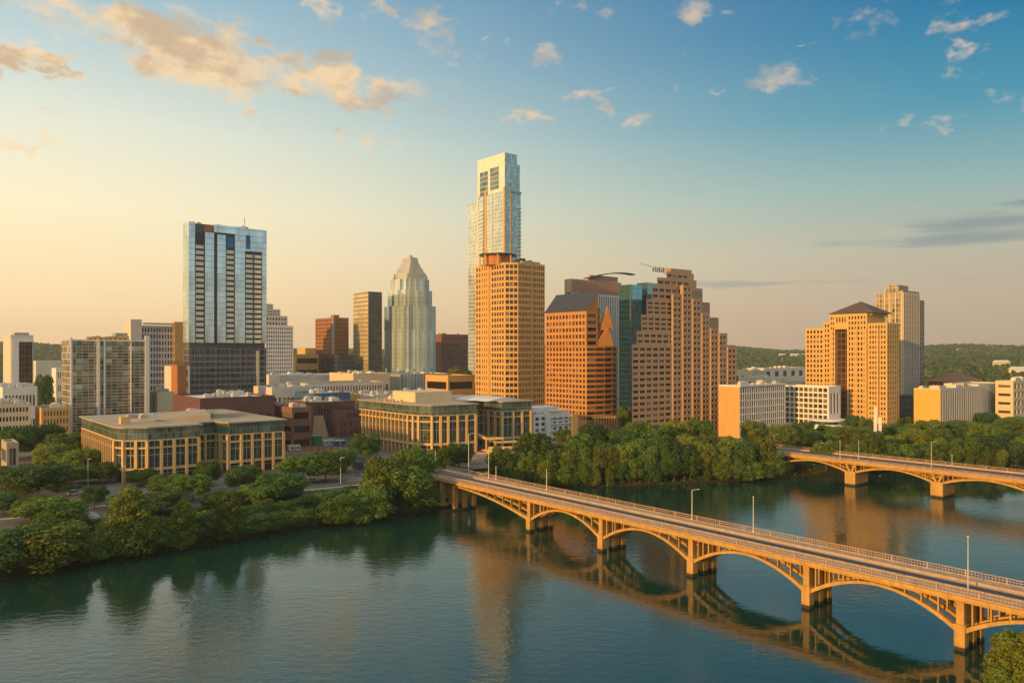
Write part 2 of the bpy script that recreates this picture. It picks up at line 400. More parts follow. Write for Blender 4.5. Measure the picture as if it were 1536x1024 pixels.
# ------------------------------------------------------------------ mesh helpers
class MB:
    def __init__(s):
        s.v, s.f, s.uv = [], [], []

    def poly(s, pts, uv=None):
        i = len(s.v)
        s.v.extend([tuple(p) for p in pts])
        s.f.append(tuple(range(i, i + len(pts))))
        s.uv.extend(uv if uv else [(0, 0)] * len(pts))

    def box(s, c, ex, ey, ez):
        """box from corner c with edge vectors"""
        c, ex, ey, ez = Vector(c), Vector(ex), Vector(ey), Vector(ez)
        P = lambda i, j, k: c + ex * i + ey * j + ez * k
        for q in (((0, 0, 0), (0, 1, 0), (1, 1, 0), (1, 0, 0)), ((0, 0, 1), (1, 0, 1), (1, 1, 1), (0, 1, 1)),
                  ((0, 0, 0), (1, 0, 0), (1, 0, 1), (0, 0, 1)), ((1, 0, 0), (1, 1, 0), (1, 1, 1), (1, 0, 1)),
                  ((1, 1, 0), (0, 1, 0), (0, 1, 1), (1, 1, 1)), ((0, 1, 0), (0, 0, 0), (0, 0, 1), (0, 1, 1))):
            s.poly([P(*x) for x in q])

    def abox(s, x0, x1, y0, y1, z0, z1):
        s.box((x0, y0, z0), (x1 - x0, 0, 0), (0, y1 - y0, 0), (0, 0, z1 - z0))

    def prism(s, poly, z0, z1, top=True, bottom=False):
        n = len(poly)
        for i in range(n):
            a, b = poly[i], poly[(i + 1) % n]
            L = math.hypot(b[0] - a[0], b[1] - a[1])
            s.poly([(*a, z0), (*b, z0), (*b, z1), (*a, z1)], [(0, z0), (L, z0), (L, z1), (0, z1)])
        if top:
            s.poly([(*p, z1) for p in poly])
        if bottom:
            s.poly([(*p, z0) for p in reversed(poly)])

    def tube(s, p0, p1, r0, r1, n=6, cap=True):
        p0, p1 = Vector(p0), Vector(p1)
        d = (p1 - p0).normalized()
        a = d.orthogonal().normalized()
        b = d.cross(a)
        c0 = [p0 + (a * math.cos(2 * math.pi * k / n) + b * math.sin(2 * math.pi * k / n)) * r0 for k in range(n)]
        c1 = [p1 + (a * math.cos(2 * math.pi * k / n) + b * math.sin(2 * math.pi * k / n)) * r1 for k in range(n)]
        for k in range(n):
            j = (k + 1) % n
            s.poly([c0[k], c0[j], c1[j], c1[k]])
        if cap:
            s.poly(c1)
            s.poly(list(reversed(c0)))

    def lathe(s, c, prof, n=12):
        """prof: list of (r, z)"""
        c = Vector(c)
        for (r0, z0), (r1, z1) in zip(prof, prof[1:]):
            for k in range(n):
                a0, a1 = 2 * math.pi * k / n, 2 * math.pi * (k + 1) / n
                q = [c + Vector((r0 * math.cos(a0), r0 * math.sin(a0), z0)), c + Vector((r0 * math.cos(a1), r0 * math.sin(a1), z0)),
                     c + Vector((r1 * math.cos(a1), r1 * math.sin(a1), z1)), c + Vector((r1 * math.cos(a0), r1 * math.sin(a0), z1))]
                if r1 < 1e-4:
                    q = q[:3]
                elif r0 < 1e-4:
                    q = [q[0], q[2], q[3]]
                s.poly(q)

    def build(s, name, m, parent=None, off=None, smooth=False):
        me = bpy.data.meshes.new(name)
        vs = s.v
        if off is not None:
            ox, oy, oz = off
            vs = [(x - ox, y - oy, z - oz) for x, y, z in vs]
        me.from_pydata(vs, [], s.f)
        uvl = me.uv_layers.new(name='UVMap')
        uvl.data.foreach_set('uv', np.array(s.uv, dtype=np.float32).ravel())
        me.materials.append(m)
        if smooth:
            me.polygons.foreach_set('use_smooth', [True] * len(me.polygons))
        o = bpy.data.objects.new(name, me)
        COL.objects.link(o)
        if parent is not None:
            o.parent = parent
        return o


def tag(o, label=None, cat=None, group=None, kind=None):
    if label:
        o['label'] = label
    if cat:
        o['category'] = cat
    if group:
        o['group'] = group
    if kind:
        o['kind'] = kind
    return o


def empty(name, loc, label=None, cat=None, group=None, rz=0.0):
    o = bpy.data.objects.new(name, None)
    o.empty_display_size = 1
    o.location = loc
    o.rotation_euler = (0, 0, rz)
    COL.objects.link(o)
    return tag(o, label, cat, group)


def copy_tree(o, parent=None):
    c = o.copy()
    COL.objects.link(c)
    if parent is not None:
        c.parent = parent
    for ch in list(o.children):
        copy_tree(ch, c)
    return c


# photo pixel -> place
def X(px, D):
    return (px - 768.0) / FPX * D


def Zp(py, D):
    return CAMH + (HZ - py) / FPX * D


def gpt(px, py, z=5.0):
    D = (CAMH - z) * FPX / (py - HZ)
    return X(px, D), D


# ------------------------------------------------------------------ terrain and water
north = [(-900, -120), (-420, 40), (-210, 118)] + [gpt(*p, 0.0) for p in
         ((-60, 884), (0, 868), (50, 860), (100, 850), (200, 834), (300, 820), (400, 802), (500, 787), (570, 779), (640, 768), (690, 753), (740, 737),
          (850, 732), (1000, 727), (1140, 720), (1200, 715), (1300, 711), (1450, 706), (1536, 702))] + [(320, 352), (520, 420), (900, 560)]
south = [(900, 500), (600, 400), (300, 232), (160, 138), (112, 108), (84, 112.5), (76, 113), (67, 110.5), (58, 102), (20, 70), (-60, 20), (-300, -90), (-900, -330)]
river = np.array(north + south)


def sdist(P):
    """signed distance to the shore, positive on land; P (n,2)"""
    A = river
    B = np.roll(river, -1, axis=0)
    best = np.full(len(P), 1e9)
    inside = np.zeros(len(P), bool)
    for a, b in zip(A, B):
        ab = b - a
        t = np.clip(((P - a) @ ab) / (ab @ ab), 0, 1)
        d = np.hypot(*(P - a - t[:, None] * ab).T)
        best = np.minimum(best, d)
        if a[1] != b[1]:
            c = ((a[1] > P[:, 1]) != (b[1] > P[:, 1])) & (P[:, 0] < (b[0] - a[0]) * (P[:, 1] - a[1]) / (b[1] - a[1]) + a[0])
            inside ^= c
    return np.where(inside, -best, best)


def smooth(x, a, b):
    t = np.clip((x - a) / (b - a), 0, 1)
    return t * t * (3 - 2 * t)


def height(P):
    P = np.asarray(P, float).reshape(-1, 2)
    s = sdist(P)
    x, y = P.T
    z = np.where(s < 0, np.maximum(-4, s * 0.4), 0.35 + 0.0 * s)
    bank = 0.6 * smooth(s, 0, 1.5) + 1.6 * smooth(s, 1, 10) + 2.8 * smooth(s, 8, 30)
    wob = 0.25 * np.sin(x * 0.31 + y * 0.17) * np.sin(y * 0.23 - x * 0.11) * smooth(s, 0, 4) * (1 - smooth(s, 20, 34))
    z = np.where(s >= 0, bank + wob, z)
    r = np.hypot(x, y)
    azm = np.arctan2(x, np.maximum(y, -1e5))
    ridge = 50 + 9 * np.sin(azm * 9 + 1.0) + 5 * np.sin(azm * 23 + 2) + 3 * np.sin(azm * 51)
    right = smooth(azm, 0.35, 0.55)
    z = z + (ridge - 10 * right) * smooth(r, 1500, 3300) + right * 16 * smooth(r, 700, 1500) * (1 + 0.3 * np.sin(x * 0.006) * np.sin(y * 0.005))
    return z


def gz(x, y):
    return float(height([(x, y)])[0])


def axis(parts):
    out = []
    for a, b, st in parts:
        out += list(np.arange(a, b, st))
    out.append(parts[-1][1])
    return np.array(out)


xs = axis([(-5500, -3000, 250), (-3000, -700, 115), (-700, -220, 20), (-220, 280, 3.2), (280, 800, 20), (800, 3000, 110), (3000, 5500, 250)])
ys = axis([(-3000, -400, 400), (-400, 0, 40), (0, 90, 15), (90, 380, 3.2), (380, 760, 20), (760, 4200, 100), (4200, 5500, 260)])
gx, gy = np.meshgrid(xs, ys)
gzv = height(np.stack([gx.ravel(), gy.ravel()], 1))
nx, ny = len(xs), len(ys)
gv = np.stack([gx.ravel(), gy.ravel(), gzv], 1)
ii = (np.arange(ny - 1)[:, None] * nx + np.arange(nx - 1)[None, :]).ravel()
gf = np.stack([ii, ii + 1, ii + nx + 1, ii + nx], 1)
me = bpy.data.meshes.new('ground')
me.from_pydata(gv.tolist(), [], gf.tolist())
me.polygons.foreach_set('use_smooth', [True] * len(me.polygons))
gm, t = new_mat('ground')
pos = t.n('ShaderNodeNewGeometry').outputs['Position']
sp = t.n('ShaderNodeSeparateXYZ', {0: pos})
n1 = t.noise(pos, 0.05, 5, 0.6)
n2 = t.noise(pos, 0.9, 4, 0.65)
n3 = t.noise(pos, 0.012, 5, 0.6)
grass = t.mix(t.rng(n2, 0.3, 0.7), (0.020, 0.036, 0.009), (0.055, 0.075, 0.018))
grass = t.mix(t.rng(n1, 0.52, 0.66), grass, (0.11, 0.085, 0.05))
city = t.mix(t.rng(n1, 0.35, 0.65), (0.10, 0.09, 0.078), (0.19, 0.165, 0.135))
city = t.mix(t.rng(n2, 0.5, 0.75, 0, 0.35), city, (0.06, 0.075, 0.03))
rr = t.n('ShaderNodeVectorMath', {0: pos, 1: (20, 480, 5)}, operation='DISTANCE').outputs['Value']
fcity = t.m('MULTIPLY', t.rng(sp.outputs[2], 4.55, 4.95), t.rng(rr, 700, 420))
col = t.mix(fcity, grass, city)
col = t.mix(t.rng(rr, 600, 900), col, t.mix(t.rng(n3, 0.3, 0.7), (0.024, 0.042, 0.016), (0.050, 0.068, 0.024)))
mud = t.rng(sp.outputs[2], 0.7, 0.2)
col = t.mix(mud, col, (0.045, 0.035, 0.022))
bmp = t.n('ShaderNodeBump', {'Height': n2, 'Strength': 0.5, 'Distance': 0.5})
p = t.n('ShaderNodeBsdfPrincipled', {'Base Color': col, 'Roughness': 0.95, 'Specular IOR Level': 0.2, 'Normal': bmp.outputs[0]})
t.n('ShaderNodeOutputMaterial', {0: p})
me.materials.append(gm)
ground = bpy.data.objects.new('ground', me)
COL.objects.link(ground)
tag(ground, kind='structure')

wm, t = new_mat('river water')
pos = t.n('ShaderNodeNewGeometry').outputs['Position']
mp = t.n('ShaderNodeMapping', {0: pos})
mp.inputs['Rotation'].default_value = (0, 0, R_(-8))
mp.inputs['Scale'].default_value = (0.62, 1.0, 1.0)
w1 = t.noise(mp.outputs[0], 0.62, 3, 0.5, dist=0.4)
w2 = t.noise(mp.outputs[0], 2.1, 3, 0.55)
patch = t.rng(t.noise(mp.outputs[0], 0.014, 4, 0.55, dist=0.8), 0.36, 0.62, 0.30, 1.30)
hgt = t.m('MULTIPLY', t.m('ADD', t.m('MULTIPLY', w1, 1.0), t.m('MULTIPLY', w2, 0.30)), patch)
bmp = t.n('ShaderNodeBump', {'Height': hgt, 'Strength': 1.0, 'Distance': 0.062})
p = t.n('ShaderNodeBsdfPrincipled', {'Base Color': (0.007, 0.036, 0.022), 'Roughness': 0.025, 'IOR': 1.78, 'Normal': bmp.outputs[0]})
t.n('ShaderNodeOutputMaterial', {0: p})
wb = MB()
wb.poly([(-1200, -700, 0), (1200, -700, 0), (1200, 640, 0), (-1200, 640, 0)])
tag(wb.build('river_water', wm), kind='structure')


def strip(name, pts, width, m, lift=0.08, kind='structure', step=4.0):
    """ribbon draped on the ground along world points"""
    P = []
    for (x0, y0), (x1, y1) in zip(pts, pts[1:]):
        k = max(1, int(math.hypot(x1 - x0, y1 - y0) / step))
        P += [(x0 + (x1 - x0) * i / k, y0 + (y1 - y0) * i / k) for i in range(k)]
    P.append(pts[-1])
    for _ in range(3):
        P = [P[0]] + [tuple((np.array(P[i - 1]) + 2 * np.array(P[i]) + np.array(P[i + 1])) / 4) for i in range(1, len(P) - 1)] + [P[-1]]
    L, Rr = [], []
    for i, pnt in enumerate(P):
        a, b = P[max(0, i - 1)], P[min(len(P) - 1, i + 1)]
        d = Vector((b[0] - a[0], b[1] - a[1])).normalized()
        L.append((pnt[0] - d.y * width / 2, pnt[1] + d.x * width / 2))
        Rr.append((pnt[0] + d.y * width / 2, pnt[1] - d.x * width / 2))
    zl, zr = height(L), height(Rr)
    zc = height(P)
    b = MB()
    for i in range(len(P) - 1):
        z0, z1 = max(zl[i], zr[i], zc[i]) + lift, max(zl[i + 1], zr[i + 1], zc[i + 1]) + lift
        b.poly([(*Rr[i], z0), (*Rr[i + 1], z1), (*L[i + 1], z1), (*L[i], z0)])
    return tag(b.build(name, m), kind=kind)


strip('riverside_road', [gpt(*p) for p in ((-120, 768), (0, 757), (120, 752), (230, 742), (330, 728), (430, 722), (500, 722), (560, 716), (640, 709), (720, 700), (820, 690), (900, 676))],
      8.5, M['road_tan'], 0.10)
strip('riverside_path', [gpt(*p) for p in ((-120, 790), (0, 779), (60, 775), (150, 758), (260, 752), (380, 742), (470, 735), (540, 727), (600, 722))], 2.0, M['path'], 0.14)
strip('side_street', [gpt(*p) for p in ((560, 716), (552, 690), (540, 668), (522, 650), (500, 636))], 12.0, M['asphalt'], 0.07)
strip('plaza_paving', [gpt(*p) for p in ((655, 690), (720, 684), (800, 678))], 16.0, M['paving'], 0.06)
strip('parking_lot', [gpt(*p) for p in ((75, 735), (150, 726))], 17.0, M['asphalt'], 0.06)
strip('bridge_street', [gpt(*p) for p in ((1175, 652), (1120, 672))], 16.0, M['asphalt'], 0.07)
strip('crosswalk_stripe', [gpt(*p) for p in ((540, 712), (566, 709))], 0.6, M['paint'], 0.16)
# ------------------------------------------------------------------ bridges
BA = Vector((0.6365, -0.7713, 0)).normalized()      # along the bridges, towards the viewer's right
BN = Vector((-BA.y, BA.x, 0))                        # across, away from the viewer


def lerp(a, b, t):
    return a + (b - a) * t


def bridge(name, label, O, s0, s1, piers, width, zd, zspring, zcrown, ribs, rib_w, left_half, pier_style, road, rail_h):
    root = empty(name, (O[0], O[1], 0), label, 'bridge')
    O3 = Vector((O[0], O[1], 0))
    off = (O[0], O[1], 0)

    def at(s, w, z):
        return O3 + BA * s + BN * w + Vector((0, 0, z))

    def bar(b, sa, sb, wa, wb_, za, zb):
        b.box(at(sa, wa, za), BA * (sb - sa), BN * (wb_ - wa), (0, 0, zb - za))
    L = s1 - s0
    b = MB()
    bar(b, s0, s1, -0.3, width + 0.3, zd - 0.75, zd)                 # slab
    bar(b, s0, s1, 0.6, 1.2, zd - 1.15, zd - 0.752)
    bar(b, s0, s1, width - 1.2, width - 0.6, zd - 1.15, zd - 0.752)
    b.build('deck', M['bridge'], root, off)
    b = MB()
    bar(b, s0, s1, -0.55, -0.302, zd - 0.45, zd + 0.12)
    bar(b, s0, s1, width + 0.302, width + 0.55, zd - 0.45, zd + 0.12)
    b.build('fascia_beam', M['bridge'], root, off)
    b = MB()
    bar(b, s0, s1, road[0], road[1], zd + 0.004, zd + 0.06)
    b.build('roadway', M['asphalt'], root, off)
    b = MB()
    k = s0
    while k < s1 - 3:
        if len(road) > 2:
            bar(b, k, k + 3, (road[0] + road[1]) / 2 - 0.08, (road[0] + road[1]) / 2 + 0.08, zd + 0.064, zd + 0.07)
        k += 9
    for w in (road[0] + 0.35, road[1] - 0.5):
        bar(b, s0, s1, w, w + 0.14, zd + 0.064, zd + 0.07)
    b.build('lane_marking', M['paint'], root, off)
    for wa, wb_ in ((0.0, road[0] - 0.05), (road[1] + 0.05, width)):
        b = MB()
        bar(b, s0, s1, wa, wb_, zd + 0.004, zd + 0.20)
        b.build('sidewalk', M['bridge_pale'], root, off)
    for w, zz in ((-0.15, 0.20), (width - 0.1, 0.20)):
        b = MB()
        bar(b, s0, s1, w, w + 0.22, zd + zz + rail_h - 0.11, zd + zz + rail_h)
        bar(b, s0, s1, w + 0.03, w + 0.19, zd + 0.204, zd + zz + 0.16)
        bar(b, s0, s1, w + 0.07, w + 0.15, zd + zz + rail_h * 0.5, zd + zz + rail_h * 0.5 + 0.07)
        s = s0
        i = 0
        while s < s1 - 0.3:
            big_ = i % 12 == 0
            ww = 0.24 if big_ else 0.07
            bar(b, s, s + ww, w + (0.0 if big_ else 0.06), w + (0.26 if big_ else 0.16), zd + zz + 0.161, zd + zz + rail_h - (0.111 if not big_ else -0.06))
            s += 0.55
            i += 1
        b.build('railing', M['bridge_pale'], root, off)
    # road-side barrier
    b = MB()
    for w in (road[0] - 0.25, road[1] + 0.06):
        bar(b, s0, s1, w, w + 0.18, zd + 0.204, zd + 0.62)
    b.build('traffic_barrier', M['bridge_pale'], root, off)
    # piers
    for s in piers:
        if pier_style == 'columns':
            pr = MB()
            bar(pr, s - 0.85, s + 0.85, 0.0, 1.7, -3.5, zspring + 0.2)
            bar(pr, s - 0.95, s + 0.95, -0.1, 1.8, zspring + 0.2, zspring + 0.5)
            bar(pr, s - 0.62, s + 0.62, 0.25, 1.5, zspring + 0.5, zd - 0.752)
            bar(pr, s - 0.75, s + 0.75, 4.0, 5.4, -3.5, zd - 0.752)
            bar(pr, s - 0.75, s + 0.75, 7.3, 8.9, -3.5, zd - 0.752)
            bar(pr, s - 0.45, s + 0.45, 1.7, 4.0, zspring - 0.8, zspring + 0.1)
            bar(pr, s - 0.45, s + 0.45, 5.4, 7.3, zspring - 0.8, zspring + 0.1)
            bar(pr, s - 0.30, s + 0.30, 5.4, 7.3, -3.5, zspring - 0.8)
            bar(pr, s - 0.5, s + 0.5, 0.3, 12.2, zd - 1.75, zd - 1.152)
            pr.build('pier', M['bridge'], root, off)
        else:
            pr = MB()
            bar(pr, s - 2.0, s + 2.0, 0.0, 10.2, -3.5, zspring - 0.3)
            bar(pr, s - 2.25, s + 2.25, -0.25, 10.45, zspring - 0.3, zspring + 0.15)
            for w in ribs:
                for sg in (-1, 1):                                    # the splayed legs over the pier
                    a0, a1 = at(s + sg * 0.1, w + 0.1, zspring + 0.15), at(s + sg * 1.5, w + 0.1, zd - 0.752)
                    pr.box(a0, a1 - a0, BN * (rib_w - 0.2), BA * (0.7 * sg) + Vector((0, 0, 0.01)))
            pr.build('pier', M['bridge'], root, off)

    def rib(sa, sb, w, half):
        b = MB()
        n = 28
        P = []
        for i in range(n + 1):
            t_ = i / n
            s = lerp(sa, sb, t_)
            if half:
                q = t_
                z = zcrown - (zcrown - zspring) * q ** 2.0
            else:
                q = 2 * t_ - 1
                z = zcrown - (zcrown - zspring) * abs(q) ** 2.0
            th = lerp(0.45, 0.85, abs(q) ** 1.3)
            P.append((s, z, th))
        for (a, z0, h0), (c, z1, h1) in zip(P, P[1:]):
            q0, q1, q2, q3 = at(a, w, z0 - h0), at(c, w, z1 - h1), at(c, w, z1), at(a, w, z0)
            dn = BN * rib_w
            b.poly([q0, q1, q2, q3])
            b.poly([q1 + dn, q0 + dn, q3 + dn, q2 + dn])
            b.poly([q3, q2, q2 + dn, q3 + dn])
            b.poly([q0 + dn, q1 + dn, q1, q0])
        return P, b.build('arch_rib', M['bridge'], root, off)
    spans = list(zip(piers, piers[1:]))
    spans = [(a + 0.8, c - 0.8, False) for a, c in spans]
    if left_half is not None:
        spans.insert(0, (left_half, piers[0] - 0.8, True))
    rest = MB()
    for sa, sb, half in spans:
        for ri, w in enumerate(ribs):
            P, rob = rib(sa, sb, w, half)
            for (s, z, th) in P[1:-1:3]:
                gap = (zd - 0.752) - z
                if gap < 0.5:
                    continue
                bb = rest if ri else MB()
                bar(bb, s - 0.12, s + 0.12, w + 0.3, w + rib_w - 0.2, z - 0.05, zd - 0.752)
                if not ri:
                    bb.build('spandrel_column', M['bridge'], rob)
                    rob.children[-1].data.transform(Matrix.Translation((-off[0], -off[1], 0)))
    if rest.v:
        r_ = rest.build('spandrel_column', M['bridge'], root, off)
        tag(r_, kind='stuff')
    # approach columns on the bank
    return root, at


def solve_s(at, w, px):
    a, b = at(0, w, 0), at(1, w, 0)
    tx = (px - 768) / FPX
    d = b - a
    return (tx * a.y - a.x) / (d.x - tx * d.y)


O1 = (57.3, 150.0)
P1 = [27.7 * k for k in range(-3, 4)]
br1, at1 = bridge('arch_bridge', 'nearest concrete arch bridge crossing the river on slender yellow open-spandrel arches', O1, -141, 100, P1, 12.6, 9.2, 3.9, 8.0,
                  (0.35, 4.05, 7.4), 1.2, -119.0, 'columns', (3.6, 8.4), 1.15)
for s in (-119.5, -126.5):
    for w in (0.3, 4.0, 7.4):
        b = MB()
        b.box(at1(s - 0.6, w, -3), BA * 1.2, BN * 1.5, (0, 0, 3 + 9.2 - 0.752))
        if s < -121:
            b.box(at1(s - 1.4, w - 0.6, -1), BA * 2.8, BN * 2.7, (0, 0, 2.2))
        b.build('approach_column', M['bridge'], br1, (O1[0], O1[1], 0))
b = MB()
b.box(at1(-150, -0.3, -2), BA * 17, BN * 13.2, (0, 0, 10.44))
b.build('abutment', M['bridge_pale'], br1, (O1[0], O1[1], 0))
strip('bridge_approach', [tuple(at1(-139, 6, 0))[:2], tuple(at1(-152, 6, 0))[:2], tuple(at1(-175, 8, 0))[:2]], 9.0, M['asphalt'], 0.09)

O2 = (126.7, 288.0)
P2 = [30.6 * k for k in range(-1, 4)]
br2, at2 = bridge('arch_bridge', 'further concrete arch bridge with wide solid piers, seen behind the nearest one at the right', O2, -46, 124, P2, 17.5, 9.0, 5.2, 7.9,
                  (0.4, 4.6, 8.6), 1.3, None, 'solid', (2.2, 15.2, 1), 1.1)
b = MB()
b.box(at2(-66, -0.3, -2), BA * 20.3, BN * 18.1, (0, 0, 10.2))
b.build('abutment', M['bridge_pale'], br2, (O2[0], O2[1], 0))


def lamp(px, py0, py1, at, w, zbase, label, group, name='street_lamp', arm=True):
    s = solve_s(at, w, px)
    p = at(s, w, 0)
    D = p.y
    h = (py0 - py1) / FPX * D
    r = empty(name, (p.x, p.y, zbase), label, 'street lamp', group)
    b = MB()
    b.tube((0, 0, 0), (0, 0, 0.5), 0.20, 0.16, 8)
    b.tube((0, 0, 0.5), (0, 0, h), 0.13, 0.08, 8)
    b.build('pole', M['metal'], r)
    b = MB()
    if arm:
        b.tube((0, 0, h - 0.1), (1.3, -0.5, h + 0.25), 0.06, 0.05, 6)
        r = b.build('arm', M['metal'], r)
        b = MB()
        b.tube((1.1, -0.42, h + 0.22), (1.7, -0.64, h + 0.27), 0.10, 0.07, 8)
    else:
        b.lathe((0, 0, h), [(0.08, 0), (0.15, 0.10), (0.14, 0.30), (0.0, 0.40)], 10)
    b.build('lamp_head', M['metal'], r)


G1 = 'street lamps along the nearest bridge'
for px, y0, y1, lab in ((653, 712, 689, 'short pale lamp post at the city end of the nearest bridge'),
                        (703, 712, 652, 'tall grey lamp post by the stairs of the office court at the bridge end'),
                        (733, 725, 681, 'slim lamp post on the far railing before the leafy bank'),
                        (744, 729, 711, 'shortest pole on the far railing of the nearest bridge'),
                        (820, 744, 714, 'lamp post standing against the bank of dense trees beside the bridge'),
                        (1038, 791, 746, 'lamp post with a bent arm standing against dark water at mid bridge'),
                        (1130, 809, 757, 'lamp post beside the orange reflection of the pale office block')):
    lamp(px, y0, y1, at1, 12.35, 9.4, lab, G1, arm=px in (1038, 703))
lamp(1452, 903, 823, at1, 3.2, 9.4, 'tall grey lamp post beside the roadway at the right end of the nearest bridge', G1, arm=False)
G2 = 'street lamps along the further bridge'
for px, y0, y1, w, lab in ((1161, 676, 650, 0.4, 'lamp post at the tree-hidden left end of the further bridge'),
                           (1229, 676, 664, 17.1, 'short lamp post on the far side of the further bridge, under the office block'),
                           (1260, 688, 660, 0.4, 'lamp post nearest above the first pier of the further bridge'),
                           (1288, 689, 663, 8.0, 'lamp post just left of the twin white mast on the further bridge'),
                           (1397, 703, 661, 0.4, 'tallest lamp post of the further bridge, above its second pier'),
                           (1428, 693, 678, 17.1, 'short lamp post on the far railing right of the second pier')):
    lamp(px, y0, y1, at2, w, 9.2, lab, G2, arm=(px % 2 == 1))

# ------------------------------------------------------------------ buildings
TH = R_(39.6)
RV = Vector((math.cos(TH), math.sin(TH), 0))
LV = Vector((-math.sin(TH), math.cos(TH), 0))


def corner(pL, pC, pR, D, depth_l=None, depth_r=None, th=TH):
    """footprint C (front corner), R, K, L on the street grid from photo columns"""
    RV, LV = Vector((math.cos(th), math.sin(th), 0)), Vector((-math.sin(th), math.cos(th), 0))
    tl, tc, tr = (pL - 768) / FPX, (pC - 768) / FPX, (pR - 768) / FPX
    cx = tc * D
    a = (tr * D - cx) / (RV.x - tr * RV.y) if depth_r is None else depth_r
    bl = (cx - tl * D) / (RV.y + tl * RV.x) if depth_l is None else depth_l
    C = Vector((cx, D, 0))
    return C, a, bl


class Bld:
    def __init__(s, name, label, C, a, b, group=None, cat='building', base=None, th=TH):
        s.R, s.L = Vector((math.cos(th), math.sin(th), 0)), Vector((-math.sin(th), math.cos(th), 0))
        s.C, s.a, s.b = C, a, b
        s.z0 = gz(C.x, C.y) - 0.3 if base is None else base
        c = C + s.R * a / 2 + s.L * b / 2
        s.off = (c.x, c.y, s.z0)
        s.root = empty(name, s.off, label, cat, group)
        s.parts, s.wins, s.tops, s.roofo = {}, {}, [], None

    def p(s, a, b):
        q = s.C + s.R * a + s.L * b
        return (q.x, q.y)

    def rect(s, a0=0, a1=None, b0=0, b1=None):
        a1 = s.a if a1 is None else a1
        b1 = s.b if b1 is None else b1
        return [s.p(a0, b0), s.p(a1, b0), s.p(a1, b1), s.p(a0, b1)]

    def mb(s, part, m):
        k = (part, m)
        if k not in s.parts:
            s.parts[k] = MB()
        return s.parts[k]

    def one(s, part, m, fn):
        """a single part of its own"""
        b = MB()
        fn(b)
        return b.build(part, M[m], s.root, s.off)

    def lbox(s, part, m, a0, a1, b0, b1, z0, z1, own=False):
        q = s.p(a0, b0)
        if own:
            b = MB()
        else:
            b = s.mb(part, m)
        b.box((q[0], q[1], z0), s.R * (a1 - a0), s.L * (b1 - b0), (0, 0, z1 - z0))
        if own:
            return b.build(part, M[m], s.root, s.off)

    def roof(s, poly, z, m='roofgrey', part='roof', lip=0.45, drop=0.8, lipm=None):
        """roof sheet sunk behind a coping"""
        n = len(poly)
        ins = []
        for i in range(n):
            p0, p1, p2 = (Vector((*poly[(i + k) % n], 0)) for k in (-1, 0, 1))
            d0, d1 = (p1 - p0).normalized(), (p2 - p1).normalized()
            n0, n1 = Vector((-d0.y, d0.x, 0)), Vector((-d1.y, d1.x, 0))
            h = (n0 + n1)
            h = h / max(0.3, (1 + n0.dot(n1)))
            q = p1 + h * lip
            ins.append((q.x, q.y))
        w = s.mb('wall' if lipm is None else 'parapet', lipm or s.wallm)
        for i in range(n):
            j = (i + 1) % n
            w.poly([(*poly[i], z), (*poly[j], z), (*ins[j], z), (*ins[i], z)])
            w.poly([(*ins[i], z), (*ins[j], z), (*ins[j], z - drop), (*ins[i], z - drop)])
        s.mb(part, m).poly([(*q, z - drop) for q in ins])

    def facade(s, p0, p1, z0, z1, m, wm=None, n=0, rows=0, ww=0.6, wh=0.6, mu=0.8, zb=0.6, zt=0.8, rec=0.35, win='window', skip=None):
        wall = s.mb('wall', m)
        p0, p1 = Vector((*p0[:2], 0)), Vector((*p1[:2], 0))
        d = p1 - p0
        Wd = d.length
        u = d / Wd
        nrm = Vector((u.y, -u.x, 0))

        def q(ua, ub, za, zb_, inset=0.0):
            A, B = p0 + u * ua - nrm * inset, p0 + u * ub - nrm * inset
            return [(A.x, A.y, za), (B.x, B.y, za), (B.x, B.y, zb_), (A.x, A.y, zb_)]
        if not n or wm is None:
            wall.poly(q(0, Wd, z0, z1))
            return
        bay = (Wd - 2 * mu) / n
        sh = (z1 - z0 - zb - zt) / rows
        zc = z0
        wl = s.wins.setdefault((win, wm), [])
        for r in range(rows):
            a = z0 + zb + sh * r + sh * (1 - wh) / 2
            b = a + sh * wh
            wall.poly(q(0, Wd, zc, a))
            uc = 0.0
            for i in range(n):
                if skip and skip(i, r):
                    continue
                ua = mu + bay * i + bay * (1 - ww) / 2
                ub = ua + bay * ww
                wall.poly(q(uc, ua, a, b))
                A0, A1, B1, B0 = (Vector(x) for x in q(ua, ub, a, b))
                I0, I1, J1, J0 = (Vector(x) for x in q(ua, ub, a, b, rec))
                wall.poly([A0, A1, I1, I0])
                wall.poly([J0, J1, B1, B0])
                wall.poly([A0, I0, J0, B0])
                wall.poly([I1, A1, B1, J1])
                wl.append(((I0 + J1) / 2, u, nrm, ub - ua, b - a))
                uc = ub
            wall.poly(q(uc, Wd, a, b))
            zc = b
        wall.poly(q(0, Wd, zc, z1))

    def glass(s, p0, p1, z0, z1, m, part='curtain_wall', own=True):
        p0, p1 = Vector((*p0[:2], 0)), Vector((*p1[:2], 0))
        L = (p1 - p0).length
        b = MB() if own else s.mb(part, m)
        b.poly([(p0.x, p0.y, z0), (p1.x, p1.y, z0), (p1.x, p1.y, z1), (p0.x, p0.y, z1)], [(0, z0), (L, z0), (L, z1), (0, z1)])
        if own:
            b.build(part, M[m], s.root, s.off)

    wallm = 'limestone'

